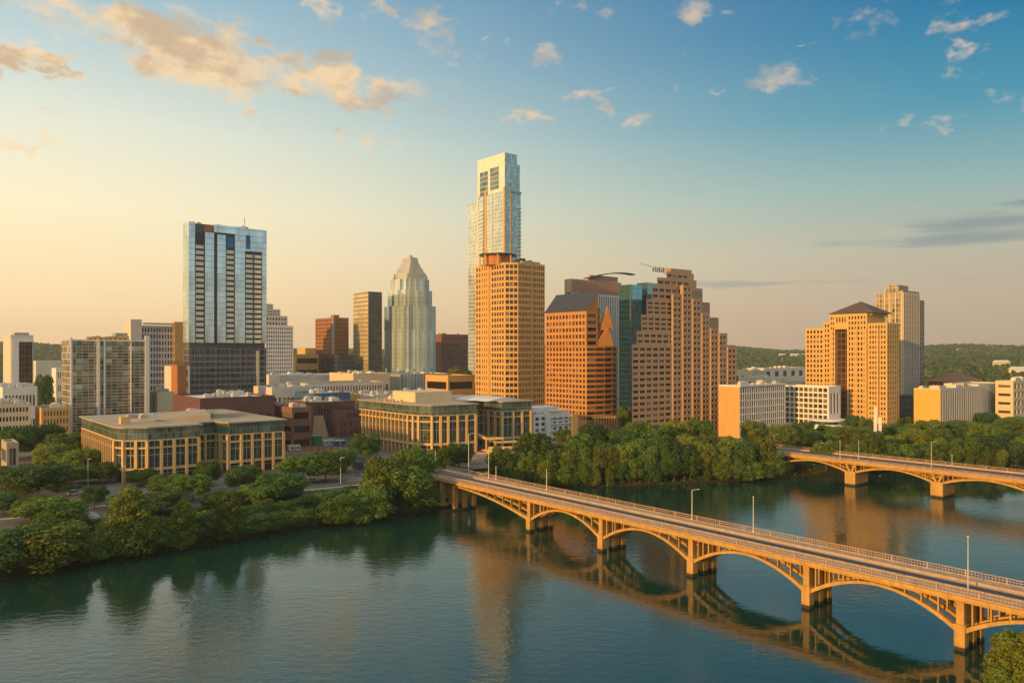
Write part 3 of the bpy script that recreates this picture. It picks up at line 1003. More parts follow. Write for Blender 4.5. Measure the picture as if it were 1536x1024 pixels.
    def tier(s, poly, z0, z1, m, specs, roofm='roofgrey', roof=True, bottom=False):
        """specs: one dict / glass-material name / None per edge"""
        s.wallm = m
        n = len(poly)
        for i in range(n):
            sp_ = specs[i] if i < len(specs) else None
            if isinstance(sp_, str):
                s.glass(poly[i], poly[(i + 1) % n], z0, z1, sp_)
            elif sp_:
                s.facade(poly[i], poly[(i + 1) % n], z0, z1, m, **sp_)
            else:
                s.facade(poly[i], poly[(i + 1) % n], z0, z1, m)
        if roof:
            s.roof(poly, z1, roofm)
        if bottom:
            s.mb('wall', m).poly([(*q, z0) for q in reversed(poly)])

    def units(s, seed, z, n, a0, a1, b0, b1, m='metal', hs=(1.2, 2.6), ws=(2, 5), part='rooftop_unit'):
        rnd = random.Random(seed)
        placed = []
        for _ in range(n * 12):
            if len(placed) >= n:
                break
            w, d = rnd.uniform(*ws), rnd.uniform(*ws) * 0.8
            w, d = min(w, (a1 - a0) * .6), min(d, (b1 - b0) * .6)
            x, y = rnd.uniform(a0, a1 - w), rnd.uniform(b0, b1 - d)
            if any(x < X1 + .3 and x + w > X0 - .3 and y < Y1 + .3 and y + d > Y0 - .3 for X0, X1, Y0, Y1 in placed):
                continue
            placed.append((x, x + w, y, y + d))
            h = rnd.uniform(*hs)
            mm = rnd.choice([m, 'roofgrey', m, 'offwhite'])
            b = MB()
            q = s.p(x, y)
            b.box((q[0], q[1], z), s.R * w, s.L * d, (0, 0, h))
            q = s.p(x + w * .2, y + d * .2)
            b.box((q[0], q[1], z + h), s.R * w * .35, s.L * d * .5, (0, 0, .35))
            s.tops.append(b.build(part, M[mm], s.root, s.off))

    def done(s, maxw=100):
        for (part, m), b in s.parts.items():
            if b.v:
                o = b.build(part, M[m], s.root, s.off)
                if part == 'roof' and s.roofo is None:
                    s.roofo = o
        for o in s.tops:                                  # plant stands on the roof: a sub-part of it
            if s.roofo is not None:
                o.parent = s.roofo
        for (win, wm), wl in s.wins.items():
            cp = Vector((0, 0, CAMH))

            def score(w):
                c = w[0]
                v = cp - c
                return -(w[3] * w[4] * max(0.0, w[2].dot(v.normalized())) / v.length_squared * (1 + 0.01 * (c.z - s.z0)))
            wl.sort(key=score)
            cache = {}
            for c, u, nrm, w, h in wl[:maxw]:
                k = (round(w, 2), round(h, 2))
                if k not in cache:
                    b = MB()
                    b.poly([(-w / 2, 0, -h / 2), (w / 2, 0, -h / 2), (w / 2, 0, h / 2), (-w / 2, 0, h / 2)])
                    o = b.build(win, M[wm], s.root)
                    cache[k] = o
                else:
                    o = cache[k].copy()
                    COL.objects.link(o)
                    o.parent = s.root
                o.location = (c.x - s.off[0], c.y - s.off[1], c.z - s.off[2])
                o.rotation_euler = (0, 0, math.atan2(u.y, u.x))
            if len(wl) > maxw:
                b = MB()
                for c, u, nrm, w, h in wl[maxw:]:
                    A, B = c - u * w / 2, c + u * w / 2
                    b.poly([(A.x, A.y, c.z - h / 2), (B.x, B.y, c.z - h / 2), (B.x, B.y, c.z + h / 2), (A.x, A.y, c.z + h / 2)])
                tag(b.build(win, M[wm], s.root, s.off), kind='stuff')
        return s.root


def W_(wm, n, rows, ww=0.6, wh=0.6, **k):
    return dict(wm=wm, n=n, rows=rows, ww=ww, wh=wh, **k)


def block(name, label, pL, pC, pR, D, ytop, m, left=None, right=None, roofm='roofgrey', depth_l=None, depth_r=None, ybot=None, units=0, group=None, ltop=None, um='metal', cat='building'):
    C, a, bl = corner(pL, pC, pR, D, depth_l, depth_r)
    B = Bld(name, label, C, a, bl, group, cat)
    z1 = Zp(ytop, D)
    B.ztop = z1
    B.tier(B.rect(), B.z0, z1, m, [right, None, None, left], roofm)
    if units:
        B.units(sum(map(ord, name)) % 997 + int(pC), z1 - 0.8, units * 2 + 2, 1, a - 1, 1, bl - 1, um)
    return B
# ---- the two limestone-and-glass office blocks on the riverside road
def colonnade(B, p0, p1, n, w, d, z0, z1, m='limestone', part='pier', ends=(True, True)):
    p0, p1 = Vector((*p0, 0)), Vector((*p1, 0))
    u = (p1 - p0).normalized()
    nr = Vector((u.y, -u.x, 0))
    L = (p1 - p0).length
    for i in range(n + 1):
        if (i == 0 and not ends[0]) or (i == n and not ends[1]):
            continue
        c = p0 + u * (L * i / n) - u * w / 2
        b = MB()
        b.box((c.x, c.y, z0), u * w, nr * d, (0, 0, z1 - z0))
        b.build(part, M[m], B.root, B.off)


def beam(B, p0, p1, d0, d1, z0, z1, m='limestone', part='stone_beam'):
    p0, p1 = Vector((*p0, 0)), Vector((*p1, 0))
    u = (p1 - p0).normalized()
    nr = Vector((u.y, -u.x, 0))
    c = p0 + nr * d0
    b = MB()
    b.box((c.x, c.y, z0), p1 - p0, nr * (d1 - d0), (0, 0, z1 - z0))
    b.build(part, M[m], B.root, B.off)


def office(name, label, C, a, bb, foot, front, sides, ztop, base_h):
    B = Bld(name, label, C, a, bb)
    P = [B.p(*q) for q in foot]
    n = len(P)
    z0 = B.z0
    za = ztop - 3.6                                            # attic storey
    for i in range(n):
        p0, p1 = P[i], P[(i + 1) % n]
        L = math.hypot(p1[0] - p0[0], p1[1] - p0[1])
        if i in front or i in sides:
            B.glass(p0, p1, z0, z0 + base_h, 'c_dark', 'arcade_glazing')
            B.glass(p0, p1, z0 + base_h, za, 'c_lime', 'glass_wall')
            k = max(1, round(L / (4.5 if i in front else 3.3)))
            wdt = 0.95 if i in front else 0.55
            if L > 4:
                colonnade(B, p0, p1, k, wdt, 1.25, z0, za - 0.9, ends=(i == front[0], True))
                if i in front:                                 # slender secondary mullion posts
                    colonnade(B, *[tuple((Vector((*q, 0)) + (Vector((*p1, 0)) - Vector((*p0, 0))) / k * 0.5 * sg)[:2]) for q, sg in ((p0, 1), (p1, -1))],
                              max(1, k - 1), 0.22, 0.4, z0 + base_h, za, 'grey', 'post')
            beam(B, p0, p1, 0.0, 1.0, z0 + base_h - 0.5, z0 + base_h + 0.45)
            beam(B, p0, p1, 0.0, 0.8, za - 3.6, za - 3.0)
            beam(B, p0, p1, 0.0, 0.35, (z0 + base_h + za) / 2 - 0.6, (z0 + base_h + za) / 2 - 0.3, 'grey', 'transom')
            beam(B, p0, p1, 0.0, 0.8, za - 0.899, za - 0.5)
        else:
            B.facade(p0, p1, z0, za, 'limestone')
    # attic, a little proud, then the thin stone roof
    cx, cy = sum(q[0] for q in P) / n, sum(q[1] for q in P) / n

    def grow(k):
        out = []
        for i in range(n):
            p0, p1, p2 = (Vector((*P[(i + j) % n], 0)) for j in (-1, 0, 1))
            d0, d1 = (p1 - p0).normalized(), (p2 - p1).normalized()
            n0, n1 = Vector((d0.y, -d0.x, 0)), Vector((d1.y, -d1.x, 0))
            q = p1 + (n0 + n1) * k / max(0.35, 1 + n0.dot(n1))
            out.append((q.x, q.y))
        return out
    A = grow(0.5)
    for i in range(n):
        B.glass(A[i], A[(i + 1) % n], za - 0.5, ztop, 'c_attic', 'attic_glazing')
    b = B.mb('soffit', 'limestone')
    b.poly([(*q, za - 0.5) for q in reversed(A)])
    Rf = grow(1.3)
    b = MB()
    b.prism(Rf, ztop, ztop + 0.45, True, True)
    B.roofo = b.build('roof', M['rooftan'], B.root, B.off)
    return B, ztop + 0.45


C1, a1, b1 = corner(125, 184, 424, 262)
foot1 = [(0, 9), (1.8, 4.0), (8, 0), (a1 * .44, 0), (a1 * .44, 7), (a1 * .60, 9), (a1 * .64, 0), (a1, 0), (a1, b1), (0, b1)]
o1, zr = office('office_block', 'left limestone and glass office block with tall stone piers above the riverside trees', C1, a1, b1, foot1,
                [0, 1, 2, 3, 4, 5, 6], [9], 23.6, 4.6)
b = MB()
q = [o1.p(*x) for x in ((10, 22), (34, 14), (40, 40), (12, 50))]
b.poly([(*q[0], zr + .2), (*q[1], zr + 2.2), (*q[2], zr + 2.4), (*q[3], zr + .4)])
for i in range(4):
    h = (.2, 2.2, 2.4, .4)
    j = (i + 1) % 4
    b.poly([(*q[i], zr), (*q[j], zr), (*q[j], zr + h[j]), (*q[i], zr + h[i])])
b.build('penthouse', M['rooftan'], o1.root, o1.off)
o1.lbox('stair_head', 'limestone', 3, 6, 16, 19, zr, zr + 2.6, own=True)
o1.lbox('stair_head', 'rooftan', 38, 50, 22, 46, zr, zr + 1.6, own=True)
o1.units(5, zr, 11, 8, 50, 30, 60, hs=(0.8, 1.8))
o1.done()

C2, a2, b2 = corner(541, 640, 795, 330)
foot2 = [(0, 14), (1.2, 7), (4.5, 2.2), (11, 0), (a2 * .42, -1.5), (a2 * .43, 16), (a2 * .74, 17), (a2 * .74, 1.5), (a2, 0), (a2, b2), (0, b2)]
o2, zr = office('office_block', 'middle limestone and glass office block with a curved front and a dark recessed court', C2, a2, b2, foot2,
                [0, 1, 2, 3, 4, 5, 6, 7], [10], 26.6, 5.2)
b = MB()
q = [o2.p(*x) for x in ((7, 20), (27, 20), (27, 40), (7, 40))]
b.prism(q, zr, zr + 4.6)
b.build('penthouse', M['cream'], o2.root, o2.off)
b = MB()                                                       # the pale vaulted roof at the right
n = 10
p = [(a2 * .62 + (a2 * .98 - a2 * .62) * i / n, 1.6 * math.sin(math.pi * i / n)) for i in range(n + 1)]
for (u0, h0), (u1, h1) in zip(p, p[1:]):
    A, Bq, Cq, Dq = o2.p(u0, 4), o2.p(u1, 4), o2.p(u1, 30), o2.p(u0, 30)
    b.poly([(*A, zr + h0), (*Bq, zr + h1), (*Cq, zr + h1), (*Dq, zr + h0)])
    b.poly([(*A, zr), (*Bq, zr), (*Bq, zr + h1), (*A, zr + h0)])
b.build('vaulted_roof', M['roofwhite'], o2.root, o2.off)
for k in range(4):
    o2.lbox('roof_frame', 'tan_stone', -0.5, 0.3, 20 + k * 7, 20.8 + k * 7, zr, zr + 1.6, own=True)
o2.units(9, zr, 12, 8, 45, 42, 56, hs=(0.8, 1.8))
o2.done()

# court stairs and terrace beside the recessed court
st = o2.C + RV * (a2 * .58) + LV * 2
sx, sy = st.x, st.y
r = empty('court_stairs', (sx, sy, 4.9), 'pale zigzag stone stairs climbing out of the dark recessed court', 'stairs')
for i, (x0, y0, z0_, x1, y1, z1_) in enumerate(((-9, -4, 9.5, 0, -8, 6.2), (0, -8, 6.2, 8, -6, 6.2), (-7, -1, 7.2, 4, -5, 4.2), (4, -5, 4.2, 14, -1, 4.2))):
    d = Vector((x1 - x0, y1 - y0, 0)).normalized()
    nn = Vector((-d.y, d.x, 0))
    b = MB()
    b.box(Vector((x0, y0, z0_ - 0.5)), (x1 - x0, y1 - y0, z1_ - z0_), nn * 2.0, (0, 0, 0.9))
    b.box(Vector((x0, y0, -0.2)) + nn * 0.3, d * 0.5, nn * 1.2, (0, 0, z0_ - 0.4))
    b.build('stair_flight', M['limestone'], r)
for i in range(3):
    b = MB()
    b.abox(-4 + i * 2.2, 18 - i * 1.0, -13 + i * 3.0, -10.5 + i * 3.0, -0.3, 0.6 + i * 0.9)
    b.build('terrace_wall', M['limestone'], r)

# ---- tall tower at the left with blue glass and balcony slots
C, a, bl = corner(276, 284, 400, 480)
B = Bld('hotel_tower', 'tall blue glass slab tower with vertical slots of beige balconies over a dark grid base', C, a, max(bl, 12))
zt, zm = Zp(334, 482), Zp(514, 490)
B.tier(B.rect(0.0, a, 0.6, B.b), B.z0, zm - 3.2, 'grey', ['c_dark', 'c_dark', None, 'c_dark'], 'roofgrey', roof=False)
for i in range(13):
    B.lbox('base_fin', 'dgrey', a * (0.02 + i * .079), a * (0.02 + i * .079) + .5, 0.25, 0.6, B.z0, zm - 3.2, own=True)
for i in range(10):
    B.lbox('base_slab', 'grey', 0.5, a - .5, 0.38, 0.6, 14 + i * 3.7, 14.4 + i * 3.7, own=True)
B.lbox('base_bay', 'cream', a * .86, a * .90, 0.1, 0.6, zm - 45, zm - 5, own=True)
B.tier(B.rect(0.6, a - .3, 2.2, B.b - 1), zm - 3.2, zm, 'dgrey', [None] * 4, roof=False)
B.tier(B.rect(0.0, a, 1.8, B.b), zm, zt, 'dgrey', [None, 'c_w', None, None], 'roofgrey', bottom=True)
B.tier(B.rect(-0.4, 3.4, -0.2, B.b - .3), zm, zt + 0.6, 'c_w' if 0 else 'grey', ['c_w', 'c_w', None, 'c_w'], 'roofgrey', bottom=True)
F = lambda t_: 3.4 + (a - 3.4) * t_
Zt = lambda py: Zp(py, 495)


def gstrip(t0, t1, z0, z1, d=0.0, m='c_w'):
    B.tier(B.rect(F(t0), F(t1), d, 1.79), z0, z1, 'grey', [m, m, None, m], roof=True, bottom=True)


gstrip(.135, .255, zm, Zt(351))
gstrip(.30, .415, zm, Zt(353))
gstrip(.545, .685, zm, zt + .3)
gstrip(.935, 1.0, zm, zt - .5)
gstrip(.255, .545, Zt(350), zt + .2, 0.01)
gstrip(.685, .935, Zt(374), zt - .6, 0.012)
B.lbox('plant_screen', 'copper', F(.13), F(.24), 0.8, 1.7, Zt(350), Zt(341), own=True)
B.lbox('plant_screen', 'slate', F(.01), F(.12), 0.7, 1.75, Zt(366), Zt(352), own=True)
gstrip(.43, .53, Zt(371), Zt(355), 0.9, 'c_teal')
gstrip(.70, .76, Zt(371), Zt(350), -0.3, 'c_teal')
for t0, t1, ytop in ((.015, .118, 368), (.43, .53, 372), (.70, .80, 376), (.825, .925, 376)):
    z = zm + .4
    top = Zt(ytop)
    nfl = 18
    fh = (top - zm) / nfl
    for k in range(nfl):
        zz = zm + k * fh
        b = MB()
        A = B.p(F(t0), 0.5)
        b.box((A[0], A[1], zz + .3), RV * (F(t1) - F(t0)), LV * 0.25, (0, 0, fh * .52))
        A = B.p(F(t0), 0.52)
        b.box((A[0], A[1], zz), RV * (F(t1) - F(t0)), LV * 1.27, (0, 0, .29))
        b.build('balcony', M['balc'], B.root, B.off)
    for tt in (t0 - .015, t1 + .004):
        B.lbox('slot_jamb', 'dgrey', F(tt), F(tt) + .5, 0.4, 1.78, zm, top + .5, own=True)
B.lbox('antenna', 'dmetal', a * .76, a * .76 + .25, 8, 8.25, zt - 1, zt + 8, own=True)
B.units(3, zt - .8, 5, 5, a - 3, 4, 10)
B.done()

# ---- dark-topped brick block and other low blocks in the middle ground
def low(*args, **k):
    return block(*args, **k).done()


low('brick_warehouse', 'long maroon brick block with a pale flat roof behind the left office block', 238, 300, 412, 335, 597, 'maroon', None, W_('w_dark', 8, 1, .5, .4), 'roofwhite', units=5, depth_l=40)
low('orange_block', 'small tan and rust block left of the dark tower base', 240, 258, 285, 470, 549, 'offwhite', None, W_('c_brown' if 0 else 'w_brown', 3, 5, .7, .6), 'roofgrey', depth_l=16)
low('rust_block', 'bright rust coloured block at the foot of the dark tower base', 257, 266, 280, 440, 547, 'rust', None, None, 'roofgrey', depth_l=12)
low('brick_block', 'low red-brown brick block with a flat rust roof right of the left office block', 405, 438, 467, 350, 611, 'brick', W_('w_dark', 1, 3, .96, .35, win='window_band'), W_('w_dark', 1, 3, .96, .5, win='window_band'), 'brownroof', units=2, depth_l=26)
low('brown_block', 'brown brick street block in front of the blue clad roof', 412, 470, 532, 405, 603, 'maroon', None, W_('w_brown', 14, 1, .35, .7), 'roofgrey', units=4, depth_l=40)
low('blue_block', 'low block with blue cladding between brown roofs', 440, 471, 525, 430, 590, 'blue', None, None, 'roofgrey', units=2, depth_l=26)
low('grid_garage', 'long white parking block with rows of small square openings and an olive end', 455, 462, 575, 520, 575, 'offwhite', None, W_('w_dark', 26, 3, .5, .55), 'olive', depth_l=36)
low('white_hall', 'long low hall with white metal roofs below the brown tower', 405, 420, 530, 600, 563, 'offwhite', None, W_('w_grey', 12, 1, .6, .4), 'roofwhite', units=6, depth_l=40, um='white')
low('white_depot', 'pale depot with rooftop sheds behind the parking block', 520, 530, 585, 585, 560, 'cream', None, W_('w_grey', 8, 1, .6, .4), 'roofwhite', units=3, depth_l=40, um='white')
low('market_hall', 'low whitewashed hall left of the parking block', 398, 408, 470, 470, 581, 'offwhite', None, W_('w_dark', 9, 1, .5, .5), 'roofwhite', units=4, depth_l=30)
low('corner_block', 'beige block with a dark band right of the finned glass podium', 660, 672, 712, 560, 563, 'tan_stone', W_('w_dark', 1, 2, .9, .4, win='window_band'), W_('w_dark', 1, 2, .94, .4, win='window_band'), 'rooftan', depth_l=30)
low('arched_block', 'small brick street block with stacked white window frames left of the middle office block', 503, 508, 545, 405, 615, 'brick', None, W_('w_grey', 7, 3, .55, .62), 'rooftan', depth_l=14)
low('shed_block', 'flat roofed tan block between the two office blocks', 470, 490, 540, 445, 592, 'tan_stone', None, W_('w_dark', 10, 1, .5, .5), 'roofgrey', units=3, depth_l=20)
low('roof_block', 'broad grey roofed block behind the middle office block', 520, 560, 660, 460, 592, 'offwhite', None, W_('w_dark', 18, 1, .5, .4), 'roofgrey', units=8, depth_l=40)
low('teal_block', 'small pale block with a blue corner left of the brick block', 222, 236, 262, 400, 588, 'cream', W_('w_blue', 2, 2, .7, .6), None, 'roofgrey', units=3, depth_l=20)

# ---- far left
B = block('blank_tower', 'pale office block with blank side wall and dark glass front, left edge', -70, 16, 50, 440, 502, 'offwhite', None, None, 'roofgrey', depth_l=34)
B.glass(B.p(4, -0.3), B.p(B.a - .6, -0.3), B.z0 + 8, B.ztop - 4, 'c_brown', 'glass_front')
B.lbox('glass_surround', 'white', 0.5, 3.9, -.8, -.003, B.z0, B.ztop - 2, own=True)
B.lbox('glass_surround', 'white', 3.9, B.a, -.8, -.003, B.ztop - 4, B.ztop - 2, own=True)
B.lbox('plant_room', 'grey', 3, 10, 8, 16, B.ztop - .8, B.ztop + 1.5, own=True)
B.done()
low('white_podium', 'low white block with a strip of windows under the blank-walled tower', -60, 4, 56, 400, 581, 'white', None, W_('w_grey', 9, 2, .6, .45), 'roofwhite', units=3, depth_l=24)
low('cream_flats', 'cream balcony flats stepping along the left edge', -40, -5, 46, 345, 606, 'cream', None, W_('w_dark', 9, 5, .62, .5), 'roofgrey', units=3, depth_l=20)
low('tan_flats', 'tan flats with a broad orange side below the glazed condo tower', 40, 62, 106, 352, 612, 'tan_stone', None, W_('w_brown', 8, 5, .45, .6), 'rooftan', units=3, depth_l=18)
low('pavilion', 'small tan pavilion with a glass corner among the left trees', -40, 10, 28, 292, 664, 'rooftan', W_('w_grey', 1, 1, .9, .5, win='window_band'), W_('w_grey', 2, 1, .9, .7), 'rooftan', depth_l=16)
C, a, bl = corner(97, 105, 222, 372, depth_l=22)
B = Bld('condo_tower', 'glazed condo block with white vertical frames and gold-tinted balconies', C, a, bl)
zt = Zp(509, 375)
B.tier(B.rect(), B.z0, zt, 'white', ['c_cond', 'c_cond', None, 'c_cond'], 'roofgrey')
for t_, w, d, ex in ((0.0, .9, 1.0, 1.0), (.33, 1.3, 1.0, .6), (.415, .7, .9, .3), (.76, .6, .8, .5), (.955, 2.0, 1.2, 2.2)):
    B.lbox('white_frame', 'white', a * t_, a * t_ + w, -d, -.003, B.z0, zt + ex, own=True)
B.lbox('roof_slab', 'white', 0.2, a * .95, -.6, -.004, zt - .9, zt - .1, own=True)
nf = 15
for i in range(nf):
    for t0, t1 in ((.035, .32), (.45, .75), (.785, .945)):
        B.lbox('balcony', 'cream', a * t0, a * t1, -.5, -.005, B.z0 + 6 + i * 3.1, B.z0 + 6.22 + i * 3.1, own=True)
for i in range(9):
    B.lbox('roof_pergola', 'tan_stone', 8 + i * 2.2, 9.6 + i * 2.2, 4, 9, zt - .8, zt + 1.4 + .3 * (i % 3), own=True)
B.lbox('lift_tower', 'grey', a * .62, a * .78, 8, 15, zt - .8, zt + 3.6, own=True)
B.done()
C, a, bl = corner(188, 198, 272, 520, depth_l=26)
B = Bld('grid_tower', 'tan gridded tower with a blank corner stair behind the glazed condo block', C, a, bl)
zt = Zp(488, 524)
B.tier(B.rect(), B.z0, zt, 'offwhite', [W_('w_dark', 13, 14, .55, .62, mu=4), None, None, None], 'roofgrey')
B.lbox('stair_tower', 'offwhite', -1, 6, -1, 8, B.z0, zt + 4, own=True)
B.lbox('roof_frame', 'offwhite', 7, a + 1, -1, 0.2, zt + .5, zt + 2.0, own=True)
B.lbox('stair_tower', 'tan_stone', a - 5, a + 2, -1.2, 6, B.z0, zt + 3, own=True)
B.done()
low('tan_lowrise', 'tan flats with dark windows directly left of the dark tower base', 262, 268, 290, 540, 505, 'tan_stone', None, W_('w_dark', 4, 10, .5, .6), 'rooftan', depth_l=16)
low('far_white_block', 'small white gabled block beyond the trees left of the condo tower', 78, 84, 104, 620, 552, 'white', None, W_('w_grey', 5, 3, .5, .5), 'roofwhite', depth_l=20)
low('far_strip_mall', 'long low pale store far off at the foot of the left hills', 50, 54, 100, 800, 541, 'offwhite', None, None, 'roofwhite', depth_l=30)

# ---- white stepped tower, gold block, brown tower, mirror tower
C, a, bl = corner(392, 398, 440, 640, depth_l=34)
B = Bld('stepped_tower', 'white stepped tower with a dense grid of dark windows beside the blue slab', C, a, bl)
zz = [Zp(y, 640) for y in (488, 473, 463, 455)]
B.tier(B.rect(), B.z0, zz[0], 'white', [W_('w_dark', 12, 20, .55, .55), None, None, W_('w_dark', 8, 20, .55, .55)], roof=True)
prev = zz[0]
for k, (t1, z) in enumerate(((.80, zz[1]), (.56, zz[2]), (.32, zz[3]))):
    B.tier(B.rect(0, a * t1, 0.5 + k, bl * t1), prev - .8, z, 'offwhite', [W_('w_dark', 7 - k, 2, .6, .5), None, None, None], roof=True)
    prev = z
B.done()
low('gold_block', 'low banded block glowing gold with a small upper storey left of the brown tower', 436, 444, 478, 690, 531, 'tan_stone', None, W_('w_brown', 1, 4, .96, .45, win='window_band'), 'rooftan', depth_l=34)
low('gold_penthouse', 'small gold upper block standing on the low banded block', 446, 458, 474, 705, 522, 'tan_stone', None, None, 'rooftan')
B = block('brown_tower', 'plain brown brick tower with rows of fine windows standing alone', 473, 500, 523, 700, 476, 'brownbrick',
          W_('w_brown', 12, 22, .5, .5), W_('w_brown', 10, 22, .5, .5), 'brownroof')
B.lbox('plant_room', 'brownbrick', 2, 7, 2, 9, B.ztop - .8, B.ztop + 2.5, own=True)
B.lbox('corner_pier', 'grey', -.6, .9, -.6, .9, B.z0, B.ztop + .1, own=True)
B.done()
low('dark_block', 'low black glass block between the brown tower and the mirror tower', 498, 506, 532, 680, 532, 'dgrey', 'c_banddk', 'c_banddk', 'slate', depth_l=30)
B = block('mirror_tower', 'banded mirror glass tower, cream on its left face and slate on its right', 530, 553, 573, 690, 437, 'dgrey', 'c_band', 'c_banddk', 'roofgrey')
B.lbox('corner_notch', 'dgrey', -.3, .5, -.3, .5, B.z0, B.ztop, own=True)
B.done()

# ---- owl-crowned glass tower
C, a, bl = corner(574, 609, 656, 690)
B = Bld('crowned_glass_tower', 'silver glass tower tapering in folded steps to a pointed double-peaked crown', C, a, bl)


def notched(i, c, pr):
    """square plan inset by i with notched corners c and centre bays standing pr proud"""
    A, Bb = B.a, B.b
    return [B.p(*q) for q in ((i + c, i), (A * .36, i), (A * .36, i - pr), (A * .64, i - pr), (A * .64, i), (A - i - c, i), (A - i - c, i + c), (A - i, i + c),
                              (A - i, Bb - i - c), (A - i - c, Bb - i - c), (A - i - c, Bb - i), (i + c, Bb - i), (i + c, Bb - i - c), (i, Bb - i - c),
                              (i, Bb * .64), (i - pr, Bb * .64), (i - pr, Bb * .36), (i, Bb * .36), (i, i + c), (i + c, i + c))]


G = ['c_frost'] * 20
Zf = lambda y: Zp(y, 695)
B.tier(notched(0, 2.6, 1.4), B.z0, Zf(458), 'grey', G)
B.tier(notched(2.6, 2.2, 1.6), Zf(458) - .8, Zf(434), 'grey', G)
B.tier(notched(4.4, 2.6, 1.8), Zf(434) - .8, Zf(417), 'grey', G)
M['c_crown'] = curtain_mat('crown glass', (0.60, 0.56, 0.45), 1.6, 40, 0.12, 0.01, (0.36, 0.35, 0.30), 0.25, 0.4, 0.15, 0.03)


def frustum(i0, i1, z0, z1):
    b = MB()
    P0 = [B.p(*q) for q in ((i0, i0), (B.a - i0, i0), (B.a - i0, B.b - i0), (i0, B.b - i0))]
    P1 = [B.p(*q) for q in ((i1, i1), (B.a - i1, i1), (B.a - i1, B.b - i1), (i1, B.b - i1))]
    for k in range(4):
        j = (k + 1) % 4
        L = math.hypot(P0[j][0] - P0[k][0], P0[j][1] - P0[k][1])
        b.poly([(*P0[k], z0), (*P0[j], z0), (*P1[j], z1), (*P1[k], z1)], [(0, 0), (L, 0), (L * .8, z1 - z0), (L * .2, z1 - z0)])
    b.poly([(*q, z1) for q in P1])
    b.build('crown', M['c_crown'], B.root, B.off)


m_ = min(B.a, B.b)
for f0, f1, y0, y1 in ((.200, .238, 418, 407), (.245, .300, 407, 399), (.315, .345, 399, 393), (.358, .395, 393, 383)):
    frustum(m_ * f0, m_ * f1, Zf(y0) - .6, Zf(y1))
for k, (aa, bb) in enumerate(((.43, .40), (.57, .60))):              # the split peak: two blades with a slot between
    b = MB()
    P0 = [B.p(B.a * (aa + dx), B.b * (bb + dy)) for dx, dy in ((-.06, -.09), (.06, -.09), (.06, .09), (-.06, .09))]
    P1 = [B.p(B.a * (aa + dx), B.b * (bb + dy)) for dx, dy in ((-.03, -.05), (.03, -.05), (.03, .05), (-.03, .05))]
    z0_, z1_ = Zf(388), Zf(379.5)
    for q in range(4):
        r_ = (q + 1) % 4
        b.poly([(*P0[q], z0_), (*P0[r_], z0_), (*P1[r_], z1_), (*P1[q], z1_)], [(0, 0), (3, 0), (2.5, 8), (.5, 8)])
    b.poly([(*q, z1_) for q in P1])
    b.build('crown_blade', M['c_crown'], B.root, B.off)
for s_ in ((0.12, .12), (.88, .12), (.12, .88), (.88, .88)):       # corner pinnacles at the shoulder
    for dz in (0,):
        c = B.p(B.a * (.5 + (s_[0] - .5) * .74), B.b * (.5 + (s_[1] - .5) * .74))
        b = MB()
        b.lathe((c[0], c[1], Zf(418)), [(2.4, 0), (1.9, 3.5), (0.0, 7.0)], 4)
        b.build('pinnacle', M['c_crown'], B.root, B.off)
B.done()
low('glass_podium', 'pale finned glass podium at the foot of the silver crowned tower', 562, 600, 674, 640, 561, 'white', 'c_podium', 'c_podium', 'roofgrey', units=2)
low('brick_highrise', 'broad red brick block between the crowned tower and the condo spire', 652, 662, 706, 800, 501, 'brick', None, W_('w_brown', 12, 9, .4, .5), 'brownroof', depth_l=30, units=2, um='rust')

# ---- tallest condo tower
C, a, bl = corner(716, 757, 781, 650)
B = Bld('condo_spire', 'tallest tower, slim pale condo spire with a solid cream crown behind the orange tower', C, a, bl)
Za = lambda y: Zp(y, 660)
B.tier(B.rect(), B.z0, Za(289), 'white', ['c_aust', 'c_aust', None, 'c_austl'], roof=True)
zc = Za(289) - .8
B.tier(B.rect(0.2, a * .78, 0.2, bl - .2), zc, Za(233), 'white', ['c_aust', 'c_aust', None, None], roof=True)
B.tier(B.rect(a * .78, a - .1, 1.0, bl - 2), zc, Za(247), 'grey', ['c_aust', 'c_aust', None, None], roof=True)
for t0, t1, y0, y1 in ((.10, .40, 290, 252), (.48, .80, 284, 250)):       # tall window groups under the crown
    z0_, z1_ = Za(y0), Za(y1)
    k = 3
    for r_ in range(5):
        for j in range(k):
            u0 = t0 + (t1 - t0) * j / k
            A = B.p(-.06, bl * (1 - u0))
            b = MB()
            wv = -LV * (bl * (t1 - t0) / k * .88)
            hh = (z1_ - z0_) / 5
            b.box((A[0], A[1], z0_ + r_ * hh), wv, -RV * .10, (0, 0, hh * .86))
            b.build('window', M['w_sky'], B.root, B.off)
B.lbox('corner_pier', 'tan_stone', -.5, .5, -.5, 1.6, B.z0, Za(284), own=True)
B.lbox('corner_pier', 'tan_stone', a * .34, a * .40, -.5, .0, B.z0, Za(289), own=True)
B.lbox('corner_pier', 'tan_stone', -.5, 0.1, bl * .66, bl * .72, B.z0, Za(284), own=True)
for v_ in (.02, .45, .95):
    B.lbox('corner_pier', 'white', -.45, 0.1, bl * v_, bl * v_ + 1.0, B.z0, Za(284), own=True)
B.lbox('slot', 'dgrey', -.25, -.004, bl * .73, bl * .76, B.z0, Za(291), own=True)
B.lbox('sky_slab', 'grey', a * .3, a + .3, -.8, 2, Za(291), Za(288), own=True)
for i in range(46):
    zz = B.z0 + 20 + i * 3.3
    B.lbox('balcony', 'cream', a * .74, a + .4, -1.1, .3, zz, zz + .35, own=True)
    B.lbox('balcony', 'white', -1.2, -.003, bl * .76, bl * .92, zz, zz + .9, own=True)
